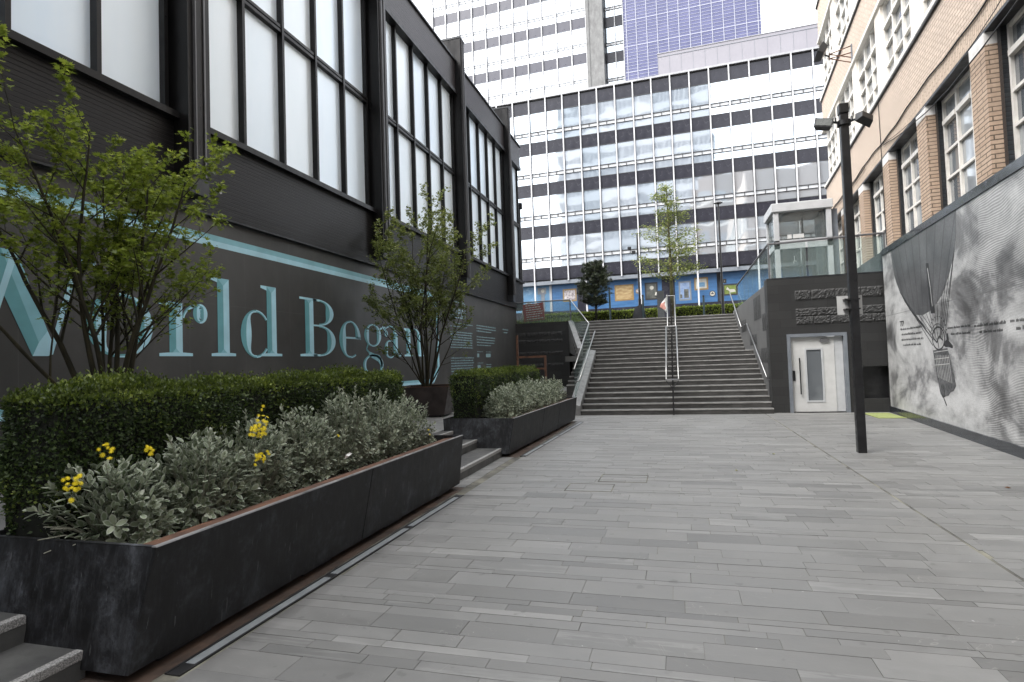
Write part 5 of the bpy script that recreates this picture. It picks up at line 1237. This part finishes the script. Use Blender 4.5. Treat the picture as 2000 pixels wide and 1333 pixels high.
# ------------------------------------------------------------------ trees
def tree(name, label, cat, loc, stems, leafT, leafM, lsize, nper, bark, r0, seed, shape=None, group=None, depth=2, wander=.18, up=.25, twig=.35, dens=1.0):
    rg = random.Random(seed); t = thing(name, label, cat, loc, 0, group); b = MB(); P, A, Nn, Sz, Tn = [], [], [], [], []
    ru = lambda: Vector((rg.gauss(0, 1), rg.gauss(0, 1), rg.gauss(0, 1))).normalized()
    def leaves(p, d, k, spread=.09):
        if p.z < .8 or (p.z < 1.5 and rg.random() < .5): return
        for _ in range(k):
            q = p+ru()*spread*rg.random(); a = (d*.3+ru()+Vector((0, 0, -.1))).normalized(); nrm = Vector((rg.gauss(0, .45), rg.gauss(0, .45), 1)).normalized()
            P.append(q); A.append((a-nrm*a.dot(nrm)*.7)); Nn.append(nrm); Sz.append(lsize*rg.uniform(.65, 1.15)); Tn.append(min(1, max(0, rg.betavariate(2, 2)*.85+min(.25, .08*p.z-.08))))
    def grow(p, d, L_, r, dep):
        n = max(3, int(L_/.16)); pts = [p.copy()]; rs = [r]; q = p.copy()
        for i in range(n):
            d = (d+ru()*wander*.45+Vector((0, 0, up*.12))).normalized(); q = q+d*(L_/n); pts.append(q.copy()); rs.append(max(.0015, r*(1-.75*(i+1)/n)))
            u = (i+1)/n
            if dep > 0 and u > (.28 if dep == depth else .15) and rg.random() < .8*dens:
                sd = ru(); sd = (sd-d*sd.dot(d)).normalized(); nd = (d*.75+sd*rg.uniform(.55, .95)+Vector((0, 0, .1))).normalized()
                grow(q, nd, L_*twig*rg.uniform(.7, 1.2)*(1.25-.55*u), rs[-1]*.6, dep-1)
            if dep <= 1 and u > .3: leaves(q, d, nper if dep == 0 else max(1, nper//2))
        leaves(q, d, nper+2)
        b.tube(pts, rs, 7 if dep == depth else 4, False)
    for (bx, by, d, L_, rr) in stems: grow(Vector((bx, by, 0)), Vector(d).normalized(), L_, rr, depth)
    b.build('trunk', bark, t, smooth=True)
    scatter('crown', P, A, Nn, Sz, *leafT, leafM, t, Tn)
    return t
st1 = []
rg = random.Random(3)
for i in range(7):
    a = i*2*math.pi/7+rg.uniform(-.2, .2); sl = rg.uniform(.12, .55)
    st1.append((math.cos(a)*.07, math.sin(a)*.07, (math.cos(a)*sl, math.sin(a)*sl, 1), rg.uniform(2.5, 3.05)*(1-.12*sl), rg.uniform(.022, .036)))
st1 += [(0.02, .08, (-.2, .5, 1), 2.8, .02), (0, .05, (-.35, .5, 1), 2.8, .018), (0, -.05, (.2, -.9, 1), 2.7, .022), (0, .0, (-.5, .2, 1), 2.9, .02)]
tree('maple_tree', 'bright green multi-stemmed maple at the left edge, nearer of the two tub trees', 'tree', (-5.3, 4.4, 1.05), st1, L_MAPLE, 'leaf_maple', .058, 8, 'bark', .05, 11, group='multi-stemmed trees in tubs', depth=2, twig=.33, dens=1.0)
st2 = []
for i in range(10):
    a = i*2*math.pi/10+rg.uniform(-.3, .3); sl = rg.uniform(.08, .34)
    st2.append((math.cos(a)*.06, math.sin(a)*.06, (math.cos(a)*sl, math.sin(a)*sl, 1), rg.uniform(2.9, 3.9), rg.uniform(.018, .032)))
st2 += [(0, 0, (-.25, -.75, .75), 2.0, .02), (0, 0, (.65, .4, .9), 2.2, .02)]
tree('small_tree', 'smaller multi-stemmed tree with fine green leaves in the tub before the Began lettering', 'tree', (-5.7, 12.7, 1.06), st2, L_MAPLE, 'leaf_tree2', .062, 8, 'bark', .05, 23, group='multi-stemmed trees in tubs', depth=2, twig=.28, dens=1.0)
# young street tree: one straight stem, tiers of level branches
def street_tree():
    rg = random.Random(5); t = thing('young_street_tree', 'slender young tree with airy level branches at the head of the stairs', 'tree', (-.12, 28.2, 3.45)); b = MB(); P, A, Nn, Sz, Tn = [], [], [], [], []
    b.tube([(0, 0, 0), (.02, 0, 2), (0, 0, 4.2), (-.03, 0, 6.5)], [.10, .07, .045, .008], 8)
    for i in range(80):
        z = 1.7+4.5*(i/80); a = rg.random()*6.28; R1 = 1.95*max(.03, 1-(z-1.7)/4.8)**.6*rg.uniform(.55, 1.1); tip = Vector((math.cos(a)*R1, math.sin(a)*R1, z+R1*.28)); m = Vector((tip.x*.5, tip.y*.5, z+R1*.22))
        b.tube([(0, 0, z), m, tip], [.016, .009, .003], 4, False)
        for k in range(int(62*R1)+14):
            u = rg.random()**.7; p = Vector((0, 0, z)).lerp(tip, u)+Vector((rg.gauss(0, .10), rg.gauss(0, .10), rg.gauss(0, .07)))
            P.append(p); A.append((rg.gauss(0, 1), rg.gauss(0, 1), rg.gauss(0, .5))); Nn.append((rg.gauss(0, .4), rg.gauss(0, .4), 1)); Sz.append(rg.uniform(.07, .12)); Tn.append(rg.random())
    b.build('trunk', 'bark_pale', t, smooth=True); scatter('crown', P, A, Nn, Sz, *L_SMALL, 'leaf_tree2', t, Tn)
street_tree()
def pine():
    rg = random.Random(9); t = thing('pine_tree', 'small dark pine standing at the left of the stair top', 'tree', (-3.7, 28.4, 3.45)); b = MB(); P, A, Nn, Sz, Tn = [], [], [], [], []
    b.tube([(0, 0, 0), (.03, 0, 1.2), (-.02, 0, 2.9)], [.06, .045, .01], 8)
    for i in range(260):
        z = .75+2.1*rg.random(); a = rg.random()*6.28; R1 = .95*max(.12, (1-((z-1.5)/1.75)**2 if z > 1.5 else .72+.28*(z-.75)/.75))**.8*rg.uniform(.5, 1.05); tip = Vector((math.cos(a)*R1, math.sin(a)*R1, z+.12))
        b.tube([(0, 0, z-.1), tip], [.012, .004], 4, False)
        for k in range(4):
            c = Vector((0, 0, z)).lerp(tip, rg.uniform(.45, 1.0))
            for _ in range(26):
                d = Vector((rg.gauss(0, 1), rg.gauss(0, 1), rg.gauss(.5, .8))).normalized(); P.append(c); A.append(d); Nn.append(rnd_unit(1)[0]); Sz.append(rg.uniform(.10, .19)); Tn.append(rg.random())
    b.build('trunk', 'bark', t, smooth=True); scatter('crown', P, A, Nn, Sz, [(-.06, 0, 0), (.06, 0, 0), (0, 1, 0)], [(0, 1, 2)], 'leaf_pine', t, Tn)
pine()

# ------------------------------------------------------------------ street furniture on the terrace
TZ = 3.45
def post_lamp(loc, h, label, hood):
    t = thing('street_lamp', label, 'street lamp', loc, 0)
    MB().tube([(0, 0, 0), (0, 0, 1.0)], .07, 10).build('base', 'black_paint', t); MB().tube([(0, 0, 1.0), (0, 0, h)], [.05, .035], 10).build('post', 'black_paint', t)
    if hood: MB().lathe([(.02, .12), (.12, .08), (.2, 0), (.19, -.01), (.05, .0)], (0, 0, h), 16).build('lamp_hood', 'steel_grey', t)
    return t
post_lamp((2.13, 28.3, TZ), 5.2, 'slim black street lamp with a conical hood right of the young tree', True)
cp = post_lamp((-1.58, 28.2, TZ), 4.1, 'dark camera post between the pine and the young tree', False)
cp['category'] = 'camera post'
MB().tube([(0, 0, 3.35), (-.38, 0, 3.35)], .02, 6).box(-.46, -.3, -.05, .12, 3.38, 3.5).box(-.28, -.1, -.05, .1, 3.15, 3.3).build('camera', 'steel_dark', cp)
pb = tag(MB().hexa([(-1.95, 28.0, TZ), (-1.3, 28.0, TZ), (-1.3, 28.4, TZ), (-1.95, 28.4, TZ)], [(-1.82, 28.05, TZ+.6), (-1.42, 28.05, TZ+.75), (-1.42, 28.35, TZ+.75), (-1.82, 28.35, TZ+.6)]).build('dark_cabinet', 'steel_dark'), 'low dark cabinet with sloping top at the foot of the camera post', 'cabinet')
M['bollard'] = plain('teal_black_paint', (.025, .045, .05), .4)
for (x, z_h, lab) in ((-2.96, 1.6, 'tall dark teal bollard just right of the pine trunk'), (-1.42, 1.15, 'dark teal bollard right beside the camera post'), (1.28, .95, 'dark bollard in front of the low hedge right of the young tree')):
    t = thing('bollard', lab, 'bollard', (x, 27.95, TZ), 0, 'bollards at the stair top')
    MB().tube([(0, 0, 0), (0, 0, z_h-.08)], .045, 12).build('post', 'bollard', t); MB().tube([(0, 0, z_h-.08), (0, 0, z_h)], .048, 12).build('cap', 'black_paint', t)
ip = thing('info_column', 'dark grey perforated information column left of the young tree', 'column', (-.62, 28.3, TZ))
MB().box(-.16, .16, -.06, .06, 0, 1.32).build('column', M.setdefault('col_grey', plain('grey_column_paint', (.07, .075, .08), .5)), ip)
b = MB()
for i in range(4):
    for j in range(10): b.box(-.11+i*.065, -.085+i*.065, -.064, -.0601, .12+j*.075, .145+j*.075)
b.build('perforation', 'mid_grey_paint', ip)
rs = thing('red_notice_board', 'red notice board with white lines of text on two posts behind the glass', 'sign', (-6.42, 27.0, TZ))
MB().box(-.55, -.51, 0, .04, -.02, .6).box(.35, .39, 0, .04, -.02, .6).build('post', 'black_paint', rs)
sb = MB().box(-.52, .50, -.03, 0, .12, .95).build('board', plain('red_board', (.28, .022, .022), .5), rs); sb.rotation_euler = (0, R_(-4), 0)
b = MB()
for i in range(7):
    x = -.38
    e_ = random.uniform(.2, .44)
    while x < e_: ww = random.uniform(.05, .16); b.box(x, min(x+ww, e_), -.036, -.031, .86-i*.108, .90-i*.108); x += ww+.025
b.build('text_lines', 'white_paint', sb)
wa = thing('white_arch_rack', 'white rounded metal arch standing behind the red notice board', 'rack', (-7.2, 28.2, TZ))
MB().tube([(-.1, 0, 0), (-.1, 0, .9), (-.02, 0, 1.02), (.2, 0, 1.1), (.42, 0, 1.02), (.5, 0, .9), (.5, 0, 0)], .045, 8).build('hoop', 'white_paint', wa, smooth=True)
hp = thing('hall_corner_lamp', 'slim dark post with a square floodlight at the far corner of the black hall', 'lamp post', (-7.33, 28.3, TZ))
MB().tube([(0, 0, 0), (0, 0, 5.95)], .05, 8).build('post', 'steel_dark', hp); MB().box(-.12, .14, -.12, .1, 5.9, 6.2).build('lamp_head', 'steel_dark', hp, .02)
# cloth tied to the handrail at the stair top
fc = thing('tied_flag', 'white and red cloth tied to the top of the centre handrail', 'flag', (-.33, 26.6, 4.1))
b = MB(); g = [[(-.02+.02*math.sin(j*2+i), (.03*math.sin(i*1.7+j)), .28-.14*j) for i in range(4)] for j in range(6)]
wds = [.02, .12, .26, .34, .2, .05]
for j in range(6):
    for i in range(4): b.v.append((.02-wds[j]*(i/3)*(1 if j < 4 else .7)+.0, .035*math.sin(i*1.9+j*.8), .32-.15*j-.03*i))
for j in range(5):
    for i in range(3): a = j*4+i; b.f.append((a, a+1, a+5, a+4)); b.m.append(1 if (i in (1, 2) and j in (2, 3)) else 0)
fo = b.build('cloth', ['white_petal', noisy('faded_red_cloth', (.55, .22, .18), (.65, .35, .30), 6, .8)], fc, smooth=True)
s_ = fo.modifiers.new('solid', 'SOLIDIFY'); s_.thickness = .006

# small litter: leaves on the paving
b = []
for i, (x, y, c, lab) in enumerate(((3.96, 6.95, 'brown', 'brown fallen leaf on the right side of the paving, nearer'), (3.62, 8.1, 'brown', 'brown fallen leaf on the right side of the paving, farther'), (.75, 8.9, 'green', 'small yellow-green fallen leaf in the middle of the paving'), (1.45, 10.4, 'green', 'small yellow-green fallen leaf near the lamp post'))):
    mm = M.setdefault('dead_'+c, plain('dead_leaf_'+c, (.16, .07, .03) if c == 'brown' else (.30, .30, .10), .8))
    o_ = MB().add([(0, -.03, .006), (.022, 0, .016), (0, .035, .008), (-.022, 0, .014), (0, 0, .004)], [(0, 1, 4), (1, 2, 4), (2, 3, 4), (3, 0, 4)]).build('fallen_leaf', mm)
    o_.location = (x, y, 0); o_.rotation_euler = (0, 0, i*1.3); tag(o_, lab, 'leaf', 'fallen leaves on the paving')

# city block behind the viewer, seen only as reflections in the curtain wall
ob = thing('reflected_office_block', 'pale office block standing behind the viewer, seen only reflected in the curtain wall', 'building', (0, -30, 0), 0)
MB().box(-31, 2, -12, 0, 0, 59).build('wall', 'light_grey_paint', ob)
b = MB(); b2 = MB()
for z in np.arange(4, 56, 3.6):
    b.box(-31, 2, .0, .15, z, z+1.7)
    for x in np.arange(-30.6, 1.5, 1.1): b2.box(x, x+.8, .0, .06, z+1.75, z+3.5)
b.build('floor_bands', 'alu_bright', ob); b2.build('window_rows', M.setdefault('blue_glass', plain('blue_grey_glass', (.055, .07, .10), .25)), ob)
ob = thing('reflected_brick_block', 'brick block with cream bands behind the viewer, seen only reflected in the curtain wall', 'building', (0, -18, 0), 0)
MB().box(-2, 24, -10, 0, 0, 33).box(-1, 24, -9, .0, 33, 35).build('wall', 'brick_end', ob)
b = MB(); b2 = MB()
for z in np.arange(3, 31, 3.8):
    b.box(-2.1, 24, .0, .2, z, z+.3)
    for x in np.arange(-1, 23, 3.0): b2.box(x, x+2.0, .0, .06, z+.5, z+2.5)
b.build('cream_bands', 'cream', ob); b2.build('window_rows', 'old_glass', ob)
